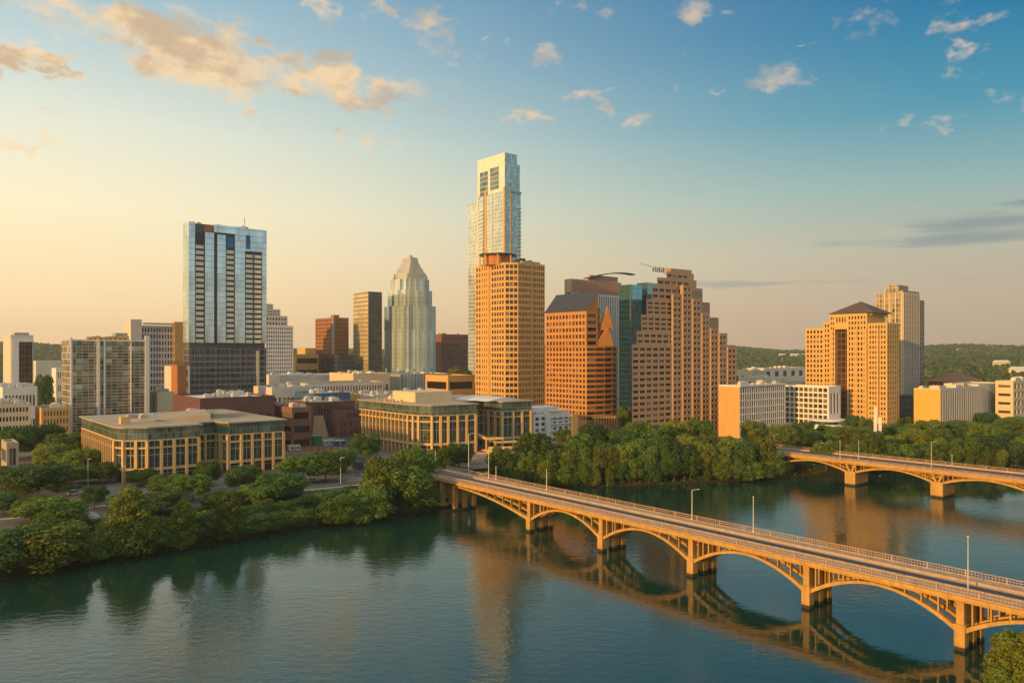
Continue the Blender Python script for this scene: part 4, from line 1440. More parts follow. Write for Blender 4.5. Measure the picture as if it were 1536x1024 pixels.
B.tier([B.p(*q) for q in ((1, bl + .01), (a - 3, bl + .01), (a - 3, bl + 15), (1, bl + 15))], B.z0, Za(296), 'white', [None, None, None, 'c_austl'], roof=True)
B.done()

# ---- orange tower in front of it
C, a, bl = corner(713, 767, 819, 520)
B = Bld('apartment_tower', 'orange lit apartment tower with chamfered bays and a copper roof pavilion', C, a, bl)
zt = Zp(393, 524)
k = min(a, bl) * .22
pl = [B.p(*q) for q in ((k, k * .15), (a * .62, k * .15), (a * .64, 1.2), (a, 1.2), (a, bl), (0, bl), (0, bl * .82), (-1.4, bl * .80), (-1.4, bl * .58), (0, bl * .56), (0.0, k))]
ws = dict(wm='w_dark', rows=26, wh=.62)
B.tier(pl, B.z0, zt, 'tan_stone', [dict(n=9, ww=.80, mu=.5, **ws), None, dict(n=6, ww=.78, mu=.5, **ws), None, None, dict(n=2, ww=.5, mu=.5, **ws), None, dict(n=3, ww=.34, **ws), None, dict(n=5, ww=.66, **ws), dict(n=3, ww=.78, mu=.3, **ws)], 'rooftan')
B.lbox('roof_screen', 'grey', a * .45, a - 1, 5, bl - 4, zt - .8, zt + 2.0, own=True)
zp_ = zt - .8
b = MB()
c = B.p(k * .9, bl * .55)
pc = [(c[0] + 13.5 * math.cos(q), c[1] + 13.5 * math.sin(q)) for q in np.linspace(0, 2 * math.pi, 17)[:-1]]
pi_ = [(c[0] + 10 * math.cos(q), c[1] + 10 * math.sin(q)) for q in np.linspace(0, 2 * math.pi, 17)[:-1]]
b.prism(pi_, zp_, zp_ + 7.0)
b.build('roof_pavilion', M['copper'], B.root, B.off)
b = MB()
b.prism(pc, zp_ + 7.0, zp_ + 7.8, True, True)
b.build('pavilion_roof', M['slate'], B.root, B.off)
for q in pc[::2]:
    b = MB()
    b.box((q[0] * .93 + c[0] * .07 - .5, q[1] * .93 + c[1] * .07 - .5, zp_), (1, 0, 0), (0, 1, 0), (0, 0, 7.0))
    b.build('pavilion_column', M['tan_stone'], B.root, B.off)
for i in range(5):
    B.lbox('rooftop_unit', 'dmetal', k + 4 + i * 3.1, k + 6.4 + i * 3.1, 8, 12, zp_, zp_ + 3 + (i * 7 % 3), own=True)
B.done()
# ---- orange granite block with gabled slate roof
C, a, bl = corner(818, 880, 927, 452)
B = Bld('granite_tower', 'orange granite office tower with a slate gabled roof and a curved ribbon-window corner', C, a, bl)
zr_ = Zp(519, 455)
ze = Zp(467, 460)
arc = [(0.0, 0.0), (a * .20, -2.0), (a * .43, -3.4), (a * .66, -3.6), (a * .87, -2.2), (a, 1.0)]
pl = [B.p(*q) for q in arc + [(a, bl), (0, bl)]]
nr = 14
rb = dict(wm='w_dark', n=1, rows=nr, ww=.995, wh=.56, mu=0.0, zb=4.5, zt=.4, rec=.25, win='window_band')
B.tier(pl, B.z0, zr_, 'granite', [rb] * 5 + [None, None, dict(wm='w_brown', n=12, rows=nr, ww=.62, wh=.60, zb=4.5, zt=.4)], 'rooftan')
sh = (zr_ - B.z0 - 4.9) / nr
for i in range(nr + 1):
    b = MB()
    for q0, q1 in zip(arc, arc[1:]):
        A, E = B.p(*q0), B.p(*q1)
        d = Vector((E[0] - A[0], E[1] - A[1], 0))
        nn = Vector((d.y, -d.x, 0)).normalized()
        b.box((A[0], A[1], B.z0 + 4.3 + sh * i), d, nn * .55, (0, 0, .42))
    b.build('floor_band', M['granite'], B.root, B.off)
aw, ah, nb = a * .72, a * .36, 8.0
up = [B.p(*q) for q in ((0, 0.3), (ah, .3), (ah, nb), (aw, nb), (aw, bl), (0, bl))]
wb_ = W_('w_dark', 1, 5, .96, .5, win='window_band')
B.tier(up, zr_ - .8, ze, 'granite', [wb_, None, wb_, None, None, W_('w_brown', 12, 5, .62, .58, zt=1.2)], roof=False)
zri = Zp(438, 462)
b = MB()
b.poly([(*B.p(-.6, bl + .4), ze), (*B.p(-.6, -.3), ze), (*B.p(ah, -.3), zri), (*B.p(ah, bl + .4), zri)])
b.poly([(*B.p(aw + .6, nb - .3), ze), (*B.p(aw + .6, bl + .4), ze), (*B.p(ah, bl + .4), zri), (*B.p(ah, nb - .3), zri)])
b.build('roof', M['slate'], B.root, B.off)
b = MB()
b.poly([(*B.p(0, .3), ze), (*B.p(ah, .3), ze), (*B.p(ah, .3), zri - .25)])
b.poly([(*B.p(ah, nb), ze), (*B.p(aw, nb), ze), (*B.p(ah, nb), zri - .25)])
b.poly([(*B.p(ah, .3), ze), (*B.p(ah, nb), ze), (*B.p(ah, nb), zri - .25), (*B.p(ah, .3), zri - .25)])
b.poly([(*B.p(aw, bl), ze), (*B.p(0, bl), ze), (*B.p(ah, bl), zri - .4)])
b.build('gable', M['granite'], B.root, B.off)
dv = Vector((.927, .375, 0))
nv = Vector((-.375, .927, 0))
for A, wd, ap_, y0, y1 in ((Vector((48.8, 457.6, 0)), 13.2, 9.6, 519, 491), (Vector((52.6, 460.4, 0)), 9.0, 5.6, 495, 460)):   # leaf-shaped sloping gable slabs
    z0_, z1_ = Zp(y0, 459), Zp(y1, 459)
    q = [(0, z0_), (wd, z0_), (wd - 1.2, z0_ + (z1_ - z0_) * .5), (ap_, z1_), (ap_ * .45, z0_ + (z1_ - z0_) * .42), (0, z0_ + 1.0)]
    q = [A + dv * x + Vector((0, 0, z)) for x, z in q]
    b = MB()
    t_ = nv * 2.6
    b.poly(q)
    b.poly([x + t_ for x in reversed(q)])
    for i in range(6):
        j = (i + 1) % 6
        b.poly([q[j], q[i], q[i] + t_, q[j] + t_])
    b.build('gable_slab', M['granite'], B.root, B.off)
B.lbox('gable_block', 'granite', a * .445, a * .80, 2.5, nb - .01, zr_ - .8, Zp(495, 458), own=True)
b = MB()                                                         # entrance loggia
for q0, q1 in zip(arc, arc[1:]):
    A, E = B.p(q0[0] * 1.3 + 2, q0[1] * 1 - 5), B.p(q1[0] * 1.3 + 2, q1[1] * 1 - 5)
    d = Vector((E[0] - A[0], E[1] - A[1], 0))
    nn = Vector((-d.y, d.x, 0)).normalized()
    b.box((A[0], A[1], B.z0 + 6.2), d, nn * 4, (0, 0, 1.0))
    for k in range(4):
        b.box(Vector((A[0], A[1], B.z0)) + d * (k / 4), d * .09, nn * .7, (0, 0, 6.2))
b.build('loggia', M['limestone'], B.root, B.off)
B.done()

# ---- bronze louvred tower with a flying roof, teal towers
C, a, bl = corner(849, 857, 931, 570, depth_l=7)
B = Bld('bronze_tower', 'glass tower topped by bronze louvres under a sweeping flat roof, behind the granite tower', C, a, bl)
zl, zt = Zp(440, 585), Zp(419, 575)
B.tier(B.rect(), B.z0, zl, 'white', [W_('w_dark', 26, 1, .5, .97, mu=.4), None, None, 'c_banddk'], roof=False)
B.tier(B.rect(-.4, a + .4, -.4, bl), zl, zt, 'bronze', [None] * 4, 'slate')
for i in range(36):
    B.lbox('louvre_blade', 'bronze', a * i / 36, a * i / 36 + .45, -1.1, -.41, zl + .3, zt, own=True)
b = MB()
n = 9
prof = [(a * (.30 + .98 * i / n), zt + 1.0 + 6.5 * math.sin(math.pi * .62 * i / n) * (1 if i < 7 else 1)) for i in range(n + 1)]
for (u0, h0), (u1, h1) in zip(prof, prof[1:]):
    A, E = B.p(u0, -2), B.p(u1, -2)
    b.box((A[0], A[1], h0), Vector((E[0] - A[0], E[1] - A[1], h1 - h0)), LV * (bl * .8), (0, 0, .7))
b.build('flying_roof', M['slate'], B.root, B.off)
B.lbox('roof_plant', 'bronze', a * .4, a * .98, 2, bl * .7, zt - .8, zt + 4.5, own=True)
B.done()
for nm, lab, pl_, pc_, pr_, D, yt, ym, gl in (('teal_tower', 'dark teal glass tower with a bright top, directly right of the bronze louvres', 929, 946, 963, 540, 428, 450, ('c_teal', 'c_teal')),
                                              ('teal_tower', 'second teal glass tower half hidden by the stepped pyramid tower', 955, 970, 988, 556, 425, 442, ('c_teal', 'c_tealtop'))):
    C, a, bl = corner(pl_, pc_, pr_, D)
    B = Bld(nm, lab, C, a, bl)
    z1, z2 = Zp(ym, D + 8), Zp(yt, D + 8)
    B.tier(B.rect(), B.z0, z1, 'dgrey', ['c_teal', 'c_teal', None, gl[0]], roof=False)
    B.tier(B.rect(), z1, z2, 'dgrey', ['c_tealtop', 'c_teal', None, 'c_tealtop'], 'slate')
    B.lbox('corner_notch', 'dgrey', -.2, .6, -.2, .6, B.z0, z2, own=True)
    B.done()

# ---- stepped pyramid tower
TZ = R_(37)
C, a, bl = corner(945, 948, 1102, 400, depth_l=34, th=TZ)
B = Bld('stepped_pyramid_tower', 'wide stepped pyramid tower of pink granite with rows of dark windows and projecting bays', C, a, bl, th=TZ)


def ua(px):
    t_ = (px - 768) / FPX
    return (t_ * 400 - C.x) / (B.R.x - t_ * B.R.y)


def uz(px, py):
    return Zp(py, 400 + ua(px) * B.R.y)


T = [(948, 1103, 517), (956, 1092, 498), (964, 1080, 474), (973, 1068, 451), (982, 1058, 430), (991, 1050, 418), (1006, 1047, 408)]
zp_ = B.z0
for k, (x0, x1, yt) in enumerate(T):
    z1 = uz(1025, yt)
    a0, a1_ = ua(x0), ua(x1)
    rows = max(1, round((z1 - zp_) / 3.25))
    n = max(3, round((a1_ - a0) / 5.0))
    blank = k >= 2
    mid_ = ua(1036)
    sk = (lambda i, r, n=n, a0=a0, a1_=a1_: (i + .5) / n * (a1_ - a0) + a0 > mid_) if blank else None
    F_ = B.p(a0, k * .5)
    tt = F_[0] / F_[1] + .001
    bb_ = bl - k * 2
    ab = (tt * (C.y + B.L.y * bb_) - C.x - B.L.x * bb_) / (B.R.x - tt * B.R.y)
    pol = [F_, B.p(a1_, k * .5), B.p(a1_, bb_), B.p(ab, bb_)]
    B.tier(pol, zp_ if k == 0 else zp_ - .8, z1, 'pink_stone',
           [dict(wm='w_dark', n=n, rows=rows, ww=.86, wh=.46, mu=.5, zb=0.5 if k == 0 else 1.0, zt=.9, rec=.3, skip=sk), W_('w_dark', 8, rows, .6, .45), None, None], 'rooftan')
    zp_ = z1
for px0, px1, yt, pr in ((1008, 1021, 441, .9), (1021, 1034, 428, 1.8), (1034, 1046, 448, 2.7), (1046, 1057, 470, 3.6), (1057, 1068, 492, 4.5), (1068, 1079, 500, 5.3), (1079, 1092, 520, 6.0)):
    z1 = uz((px0 + px1) / 2, yt)
    a0, a1_ = ua(px0), ua(px1) + (0.0)
    rows = max(1, round((z1 - B.z0) / 3.25))
    B.tier(B.rect(a0, a1_ + .0, -pr, .45), B.z0, z1, 'pink_stone', [W_('w_dark', max(1, round((a1_ - a0) / 4.2)), rows, .84, .46, mu=.4), None, None, W_('w_brown', 1, rows, .4, .4, mu=.2) if pr > 4 else None], 'rooftan')
B.lbox('roof_block', 'pink_stone', ua(1014), ua(1045), 3.5, 9, zp_ - .8, zp_ + 2.0, own=True)
for i in range(6):
    B.lbox('roof_frame', 'dmetal', ua(986) + i * 1.6, ua(986) + i * 1.6 + .5, 3, 3.5, zp_ - .8, zp_ + 1.0 + (i % 2) * .8, own=True)
b = MB()
q = B.p(ua(988), 3)
b.tube((q[0], q[1], zp_ - .6), (q[0], q[1], zp_ + 1.5), .3, .3)
q2 = B.p(ua(962), 1)
b.tube((q[0], q[1], zp_ + 1.5), (q2[0], q2[1], zp_ + 2.6), .18, .12)
q3 = B.p(ua(1014), 4)
b.tube((q[0], q[1], zp_ + 1.5), (q3[0], q3[1], zp_ + 1.6), .18, .18)
b.build('window_cleaning_boom', M['metal'], B.root, B.off)
B.done()

# ---- pale offices right of it
B = block('white_office', 'white slab office with a blank orange-lit end wall and blue window grid', 1078, 1110, 1178, 402, 578, 'white', None,
          W_('w_blue', 21, 7, .74, .80, mu=.4, zb=1.5, zt=.7), 'roofwhite')
B.lbox('end_wall', 'tan_stone', -.25, -.003, 0.0, B.b, B.z0, B.ztop - .75, own=True)  # sunlit orange put into this end wall's colour, over the white wall
B.lbox('roof_rim', 'white', -.4, B.a + .4, -.4, -.003, B.ztop - .7, B.ztop + .15, own=True)
B.units(4, B.ztop - .8, 6, 2, B.a - 2, 2, B.b - 2, um='metal') if 0 else B.units(4, B.ztop - .8, 6, 2, B.a - 2, 2, B.b - 2)
B.done()
C, a, bl = corner(1176, 1243, 1261, 425)
B = Bld('white_hotel_block', 'cream framed hotel block with square bays and a rounded terrace base', C, a, bl)
zt = Zp(579, 430)
B.tier(B.rect(), B.z0, zt, 'white', [W_('w_grey', 3, 1, .55, .74, mu=1.2, zb=9, zt=2), None, None, W_('w_gold', 9, 7, .80, .72, mu=.6, zb=4.5, zt=.6, rec=.8)], 'rooftan')
b = MB()
cc = B.p(2, 2)
for i, (r_, z0_, z1_) in enumerate(((11, 0, 4.4), (9.6, 4.4, 8.2))):
    ring = [(cc[0] + r_ * math.cos(q), cc[1] + r_ * math.sin(q)) for q in np.linspace(0, 2 * math.pi, 25)[:-1]]
    rin = [(cc[0] + (r_ - .5) * math.cos(q), cc[1] + (r_ - .5) * math.sin(q)) for q in np.linspace(0, 2 * math.pi, 25)[:-1]]
    zb_ = B.z0 + z0_
    for h0, h1 in ((0, 1.2), (2.9, z1_ - z0_)):
        b.prism(ring, zb_ + h0, zb_ + h1, True, True)
    w_ = MB()
    w_.prism(rin, zb_ + 1.2, zb_ + 2.9, False)
    w_.build('window_band', M['w_blue'], B.root, B.off)
b.build('terrace_drum', M['white'], B.root, B.off)
B.done()
for nm, lab, x0, xc, x1, D, yt, m_, wm in (
        ('orange_house_block', 'small block with an orange-lit wall seen above the white slab office', 1108, 1128, 1150, 640, 556, 'cream', 'w_dark'),
        ('grey_annex', 'low grey annex right of the small orange-lit block', 1146, 1150, 1172, 600, 566, 'offwhite', 'w_grey'),
        ('cream_hall', 'low cream hall with a peaked roof line behind the white slab office', 1160, 1175, 1205, 520, 572, 'cream', 'w_grey'),
        ('distant_warehouse', 'long pale roofed warehouse far off before the wooded hills', 1140, 1146, 1208, 900, 552, 'offwhite', 'w_grey')):
    low(nm, lab, x0, xc, x1, D, yt, m_, W_(wm, 4, 2, .5, .5), W_(wm, 5, 2, .5, .5), 'roofwhite', depth_l=24, units=2)

# ---- hotel with the pyramid roof
C, a, bl = corner(1208, 1331, 1349, 430)
B = Bld('pyramid_roof_hotel', 'broad orange hotel with a brown pyramid roof and a dark glazed slot down its front', C, a, bl)
D_ = 448


def vb(px):
    t_ = (px - 768) / FPX
    return (C.x - t_ * 430) / (RV.y + t_ * RV.x)


z490, z481, z470, z484 = Zp(491, D_), Zp(482, D_), Zp(471, D_), Zp(485, D_ - 8)
hw = lambda n, rows, **k: dict(wm='w_dark', n=n, rows=rows, ww=.54, wh=.6, rec=.4, **k)
B.tier(B.rect(0, a, vb(1236), bl), B.z0, z490, 'hotel_stone', [None, None, None, hw(5, 20, mu=.6)], 'rooftan')
B.tier(B.rect(-.5, a, vb(1246), vb(1236)), B.z0, z481, 'hotel_stone', [None, None, None, hw(2, 21, mu=.4)], 'rooftan')
B.tier(B.rect(-1.2, a + 6, vb(1254), vb(1246)), B.z0, z470, 'hotel_stone', [None, None, None, hw(2, 22, mu=.4)], 'rooftan')
B.tier(B.rect(1.2, a + 6, vb(1272), vb(1254)), B.z0, z484, 'hotel_stone', [None, None, None, 'c_brown'], roof=False)
B.tier(B.rect(-1.2, a + 6, vb(1272) + .003, vb(1254) - .003), z484 - 3, z470, 'hotel_stone', [None, None, None, hw(4, 1, mu=.4, zb=3)], 'rooftan', bottom=True)
B.tier(B.rect(-1.2, a + 6, vb(1302), vb(1272)), B.z0, z470, 'hotel_stone', [None, None, None, hw(6, 22, mu=.5)], 'rooftan')
B.tier(B.rect(-.2, a, 0, vb(1302)), B.z0, z484, 'hotel_stone', [hw(5, 21, mu=.6), None, None, hw(6, 21, mu=.6)], 'rooftan')
for px in (1250, 1274, 1286, 1300, 1318):
    v_ = vb(px)
    B.lbox('stone_rib', 'hotel_stone', -1.7, -1.202 if px < 1302 else -.202, v_ - .5, v_ + .5, B.z0, z484 - 3, own=True)
v0, v1 = vb(1310) - .5, vb(1244) + .5
A0, A1 = -.8, a + 10
z0_ = z470
b = MB()
q = [B.p(A0, v0), B.p(A1, v0), B.p(A1, v1), B.p(A0, v1)]
ap = B.p((A0 + A1) / 2, (v0 + v1) / 2)
b.poly([(*x, z0_ + .3) for x in reversed(q)])
for i in range(4):
    j = (i + 1) % 4
    b.poly([(*q[i], z0_ + .3), (*q[j], z0_ + .3), (*ap, Zp(452, D_ + 6))])
b.build('pyramid_roof', M['brownroof'], B.root, B.off)
B.lbox('roof_drum', 'hotel_stone', 2, a + 6, v0 + 2, v1 - 2, z470 - .8, z470 + .3, own=True)
B.done()

# ---- gold glass tower behind the hotel
C, a, bl = corner(1312, 1354, 1393, 530)
B = Bld('gold_glass_tower', 'tall gold and grey glass condo tower behind the pyramid roof hotel', C, a, bl)
Zg = lambda y: Zp(y, 540)
B.tier(B.rect(a * .62, a, 3, bl), B.z0, Zg(448), 'offwhite', ['c_storm', 'c_storm', None, None], roof=True)
B.tier(B.rect(0, a * .62, 0, bl * .64), B.z0, Zg(437), 'cream', ['c_storm', 'c_storm', None, 'c_gold'], roof=True)
B.tier(B.rect(1.5, a * .5, bl * .64, bl), B.z0, Zg(439), 'cream', [None, None, None, 'c_gold'], roof=True)
B.tier(B.rect(-.8, a * .34, bl * .12, bl * .60), Zg(437) - .8, Zg(429), 'cream', ['c_storm', None, None, 'c_gold'], roof=True)
for i in range(11):
    B.lbox('stone_rib', 'offwhite', a * .06 * i + .3, a * .06 * i + 1.0, -.5, -.003, B.z0, Zg(440), own=True)
for v_ in (.02, .22, .42, .60):
    B.lbox('stone_rib', 'cream', -.5, -.003, bl * v_, bl * v_ + .8, B.z0, Zg(440), own=True)
B.done()

# ---- right hand blocks
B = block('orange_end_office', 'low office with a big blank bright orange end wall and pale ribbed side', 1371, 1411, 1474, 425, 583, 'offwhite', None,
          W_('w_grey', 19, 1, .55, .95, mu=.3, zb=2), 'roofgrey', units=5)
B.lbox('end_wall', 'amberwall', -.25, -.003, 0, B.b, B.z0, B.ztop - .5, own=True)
B.lbox('wall_joint', 'rust', -.29, -.252, .2, B.b - .2, B.z0 + 6.2, B.z0 + 6.5, own=True)
B.done()
low('tan_annex', 'plain tan office wing joined behind the ribbed office at the right', 1462, 1468, 1506, 470, 576, 'offwhite', None, W_('w_brown', 10, 1, .3, .9, zb=2), 'rooftan', depth_l=20)
low('banded_office', 'office with orange banded end wall at the right edge', 1493, 1520, 1560, 470, 571, 'cream', W_('w_brown', 1, 5, .8, .3, win='window_band'), W_('w_grey', 7, 5, .6, .6), 'roofwhite', units=2)
C, a, bl = corner(1392, 1430, 1470, 520)
B = Bld('red_roof_hall', 'hall with a broad reddish hipped roof rising behind the ribbed office', C, a, bl)
z1 = Zp(572, 530)
B.tier(B.rect(), B.z0, z1, 'rust', [W_('w_brown', 1, 2, .9, .4, win='window_band'), None, None, W_('w_brown', 1, 2, .9, .4, win='window_band')], roof=False)
b = MB()
q = B.rect(-2, a + 2, -2, bl + 2)
ap = B.p(a / 2, bl / 2)
b.poly([(*x, z1) for x in reversed(q)])
for i in range(4):
    j = (i + 1) % 4
    b.poly([(*q[i], z1), (*q[j], z1), (*ap, Zp(557, 535))])
b.build('hipped_roof', M['brownbrick'], B.root, B.off)
B.done()
low('dark_low_office', 'low dark office tucked between the gold glass tower and the orange end wall', 1345, 1352, 1373, 445, 594, 'dgrey', None, 'c_banddk', 'slate', depth_l=20)

# white pavilion and grey-white flats by the middle office block
C, a, bl = corner(795, 800, 868, 372, depth_l=22)
B = Bld('white_flats', 'whitewashed stacked balcony building between the middle office block and the granite tower', C, a * .8, bl)
a = a * .8
zt = Zp(620, 380)
B.tier(B.rect(), B.z0, zt, 'white', [W_('w_grey', 6, 5, .6, .6, mu=.6), None, None, None], 'roofwhite')
for i in range(5):
    B.lbox('balcony', 'white', a * .42, a * .98, -1.4, -.003, B.z0 + 3 + i * 3.3, B.z0 + 3.5 + i * 3.3, own=True)
B.lbox('white_fin', 'white', a * .30, a * .40, -1.6, -.004, B.z0, zt + .5, own=True)
B.lbox('upper_storey', 'white', a * .15, a * .85, 5, 14, zt - .8, zt + 3.0, own=True)
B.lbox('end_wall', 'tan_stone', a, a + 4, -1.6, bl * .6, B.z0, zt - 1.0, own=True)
B.units(8, zt - .8, 4, 1, a - 1, 1, 5)
B.done()

# ---- hillside houses
for i, (px, py, w, lab) in enumerate(((1173, 536, 9, 'pair of white house walls on the wooded hill left of the pyramid hotel'), (1192, 537, 12, 'pink-lit house on the wooded hill right beside the pyramid roof hotel'),
                                      (1440, 528, 8, 'small pale house on the wooded ridge at the right'), (1502, 552, 20, 'long white roof among the woods at the right'), (1528, 564, 22, 'white shed roof among the woods at the right edge'),
                                      (1205, 535, 7, 'small orange gable on the wooded hill touching the hotel outline'))):
    D = 700.0
    while D < 3200 and Zp(py, D) > gz(X(px, D), D) + 4:
        D += 12
    x = X(px, D)
    g0 = gz(x, D)
    s = w / FPX * D
    r = empty('hill_house', (x, D, g0), lab, 'house', 'houses in the far woods')
    b = MB()
    hz = 6.0 + s * .35
    b.abox(-s / 2, s / 2, -5, 5, -2, hz)
    b.build('wall', M['white' if i % 2 == 0 else 'cream'], r)
    b = MB()
    rv = [(-s / 2 - .5, -6, hz), (s / 2 + .5, -6, hz), (s / 2 + .5, 6, hz), (-s / 2 - .5, 6, hz), (-s / 2, 0, hz + 3.0), (s / 2, 0, hz + 3.0)]
    for f in ((0, 1, 5, 4), (2, 3, 4, 5), (1, 2, 5), (3, 0, 4)):
        b.poly([rv[k] for k in f])
    b.build('roof', M['roofwhite'], r)
# ------------------------------------------------------------------ trees
def leaves(b_v, cen, rad, nrm, size, rng):
    """append leaf-clump quads: arrays of centres (n,3), outward normals (n,3)"""
    n = len(cen)
    rv = rng.normal(size=(n, 3))
    nn = nrm * 0.9 + rv * 0.55
    nn /= np.linalg.norm(nn, axis=1, keepdims=True)
    t_ = np.cross(nn, rng.normal(size=(n, 3)))
    t_ /= np.linalg.norm(t_, axis=1, keepdims=True)
    bt = np.cross(nn, t_)
    s = size * rng.uniform(0.6, 1.35, (n, 1))
    ar = rng.uniform(0.55, 1.0, (n, 1))
    b_v.append(np.stack([cen - t_ * s, cen - bt * s * ar * rng.uniform(.5, 1, (n, 1)), cen + t_ * s, cen + bt * s * ar], 1))


def quads_mesh(name, arrs, m):
    v = np.concatenate(arrs).reshape(-1, 3)
    n = len(v) // 4
    me = bpy.data.meshes.new(name)
    me.vertices.add(len(v))
    me.vertices.foreach_set('co', v.astype(np.float32).ravel())
    me.loops.add(n * 4)
    me.loops.foreach_set('vertex_index', np.arange(n * 4, dtype=np.int32))
    me.polygons.add(n)
    me.polygons.foreach_set('loop_start', np.arange(0, n * 4, 4, dtype=np.int32))
    me.polygons.foreach_set('loop_total', np.full(n, 4, dtype=np.int32))
    me.update(calc_edges=True)
    me.materials.append(m)
    return me


def crown_mesh(kind, seed, N, m, size):
    """unit crown: height 1, width 1, base at z=0"""
    rng = np.random.default_rng(seed)
    L = []
    if kind == 'round':
        k = 30
        for i in range(k):
            f = i / k
            th = i * 2.4 + rng.uniform(-.4, .4)
            z = 0.30 + 0.52 * f
            pr = 0.36 * math.sqrt(max(0.03, 1 - ((z - .48) / .48) ** 2)) * rng.uniform(.55, 1.0)
            L.append((pr * math.cos(th), pr * math.sin(th), z, rng.uniform(.085, .18)))
        L.append((0, 0, .55, .27))
    elif kind == 'tall':
        k = 36
        for i in range(k):
            f = i / (k - 1)
            th = i * 2.4
            z = 0.08 + 0.84 * f
            pr = 0.36 * (1 - f) ** .55 * min(1, .55 + 2.0 * f) * rng.uniform(.6, 1.0)
            L.append((pr * math.cos(th), pr * math.sin(th), z, lerp(.16, .07, f) * rng.uniform(.75, 1.1)))
        for z in (.25, .45, .65):
            L.append((0, 0, z, .24 - .1 * z))
    else:                                                # bush: to the ground
        k = 26
        for i in range(k):
            th = i * 2.4
            f = i / k
            z = .14 + .58 * f
            pr = .38 * math.sqrt(max(.02, 1 - (z / 1.0) ** 2)) * rng.uniform(.5, 1)
            L.append((pr * math.cos(th), pr * math.sin(th), z, rng.uniform(.09, .19)))
        L.append((0, 0, .35, .30))
    L = np.array(L)
    w = L[:, 3] ** 2
    pick = rng.choice(len(L), N, p=w / w.sum())
    d = rng.normal(size=(N, 3))
    d[:, 2] += 0.25
    d /= np.linalg.norm(d, axis=1, keepdims=True)
    rr_ = (0.80 + 0.28 * rng.random((N, 1)) ** 1.5) * np.where(rng.random((N, 1)) < .14, rng.uniform(.4, .9, (N, 1)), 1)
    lump = 1 + 0.16 * np.sin(d[:, :1] * 9 + pick[:, None]) * np.sin(d[:, 2:] * 8 + pick[:, None] * 2)
    vs = np.array([1, 1, 0.85])
    cen = L[pick, :3] + d * L[pick, 3:4] * rr_ * lump * vs
    dep = np.full(N, 9.0)
    for j in range(len(L)):                              # drop leaves buried in other lobes
        q = np.linalg.norm(cen - L[j, :3], axis=1) / L[j, 3]
        q[pick == j] = 9
        dep = np.minimum(dep, q)
    keep = (dep > .72) | (rng.random(N) < .15)
    cen, d = cen[keep], d[keep]
    ok = cen[:, 2] > .01
    cen, d = cen[ok], d[ok]
    arr = []
    leaves(arr, cen, None, d, size, rng)
    return quads_mesh('crown', arr, m)


def trunk_mesh(seed, kind):
    rnd = random.Random(seed)
    b = MB()
    top = .75 if kind == 'tall' else .5
    p0 = Vector((0, 0, -.06))
    r0 = .028
    zs = [.12, .28, top]
    pts = [p0]
    for i, z in enumerate(zs):
        p1 = Vector((rnd.uniform(-.02, .02), rnd.uniform(-.02, .02), z))
        b.tube(p0, p1, r0, r0 * .72, 7, cap=False)
        p0 = p1
        r0 *= .72
        pts.append(p1)
    for k in range(6):
        th = k * 2.4 + rnd.uniform(-.3, .3)
        base = pts[2].lerp(pts[3], k / 6)
        tip = base + Vector((math.cos(th) * .26, math.sin(th) * .26, rnd.uniform(.10, .26)))
        midp = base.lerp(tip, .5) + Vector((0, 0, -.02))
        b.tube(base, midp, .013, .009, 5, cap=False)
        b.tube(midp, tip, .009, .003, 5, cap=False)
    o = b.build('trunk', M['bark'])
    me = o.data
    bpy.data.objects.remove(o)
    return me


VAR = {}
for kind, ms, N in (('round', ('leaf', 'leaf2', 'leaf_dk', 'leaf'), 12000), ('tall', ('leaf2', 'leaf'), 12500), ('bush', ('leaf', 'leaf2', 'leaf_dk'), 11000)):
    for i, m_ in enumerate(ms):
        VAR[(kind, i)] = (crown_mesh(kind, 11 + i * 7 + len(kind), N, M[m_], .021 if kind != 'tall' else .018), trunk_mesh(i, kind))
NV = {'round': 4, 'tall': 2, 'bush': 3}
rndT = random.Random(4)
placed_trees = []
ROWS = {}
ORD = ('first second third fourth fifth sixth seventh eighth ninth tenth eleventh twelfth thirteenth fourteenth fifteenth sixteenth '
       'seventeenth eighteenth nineteenth twentieth').split()
MARKS = ((60, 'in the left corner'), (170, 'left of the tall cypress'), (260, 'by the tall cypress'), (360, 'by the pointed cypresses'), (470, 'mid left bank'),
         (720, 'left of the bridge'), (800, 'beside the bridge end'), (870, 'below the balcony building'), (945, 'below the granite tower'), (1080, 'below the stepped tower'),
         (1180, 'below the white slab office'), (1265, 'below the cream framed block'), (1360, 'below the pyramid roof hotel'), (1480, 'below the ribbed office'), (9999, 'at the right edge'))


def in_row(o, row, noun='tree'):
    px = 768 + FPX * o.location.x / o.location.y
    mk = next(m for lim, m in MARKS if px < lim)
    ROWS.setdefault((row, mk, noun), []).append((px, o))


def tree(x, y, h, w, kind='round', var=None, label=None, group=None, name='tree', zoff=-0.1, cat='tree'):
    var = rndT.randrange(NV[kind]) if var is None else var
    cm, tm = VAR[(kind, var)]
    r = empty(name, (x, y, gz(x, y) + zoff), label, cat, group, rndT.uniform(0, 6.28))
    c = bpy.data.objects.new('crown', cm)
    c.parent = r
    c.scale = (w, w * rndT.uniform(.92, 1.08), h)
    COL.objects.link(c)
    if kind != 'bush' or h > 4:
        q = bpy.data.objects.new('trunk', tm)
        q.parent = r
        q.scale = (h, h, h)
        COL.objects.link(q)
    placed_trees.append((x, y, w / 2))
    return r


def onland(px, D, need):
    for _ in range(60):
        if float(sdist(np.array([(X(px, D), D)]))[0]) > need:
            break
        D += 1.0
    return D


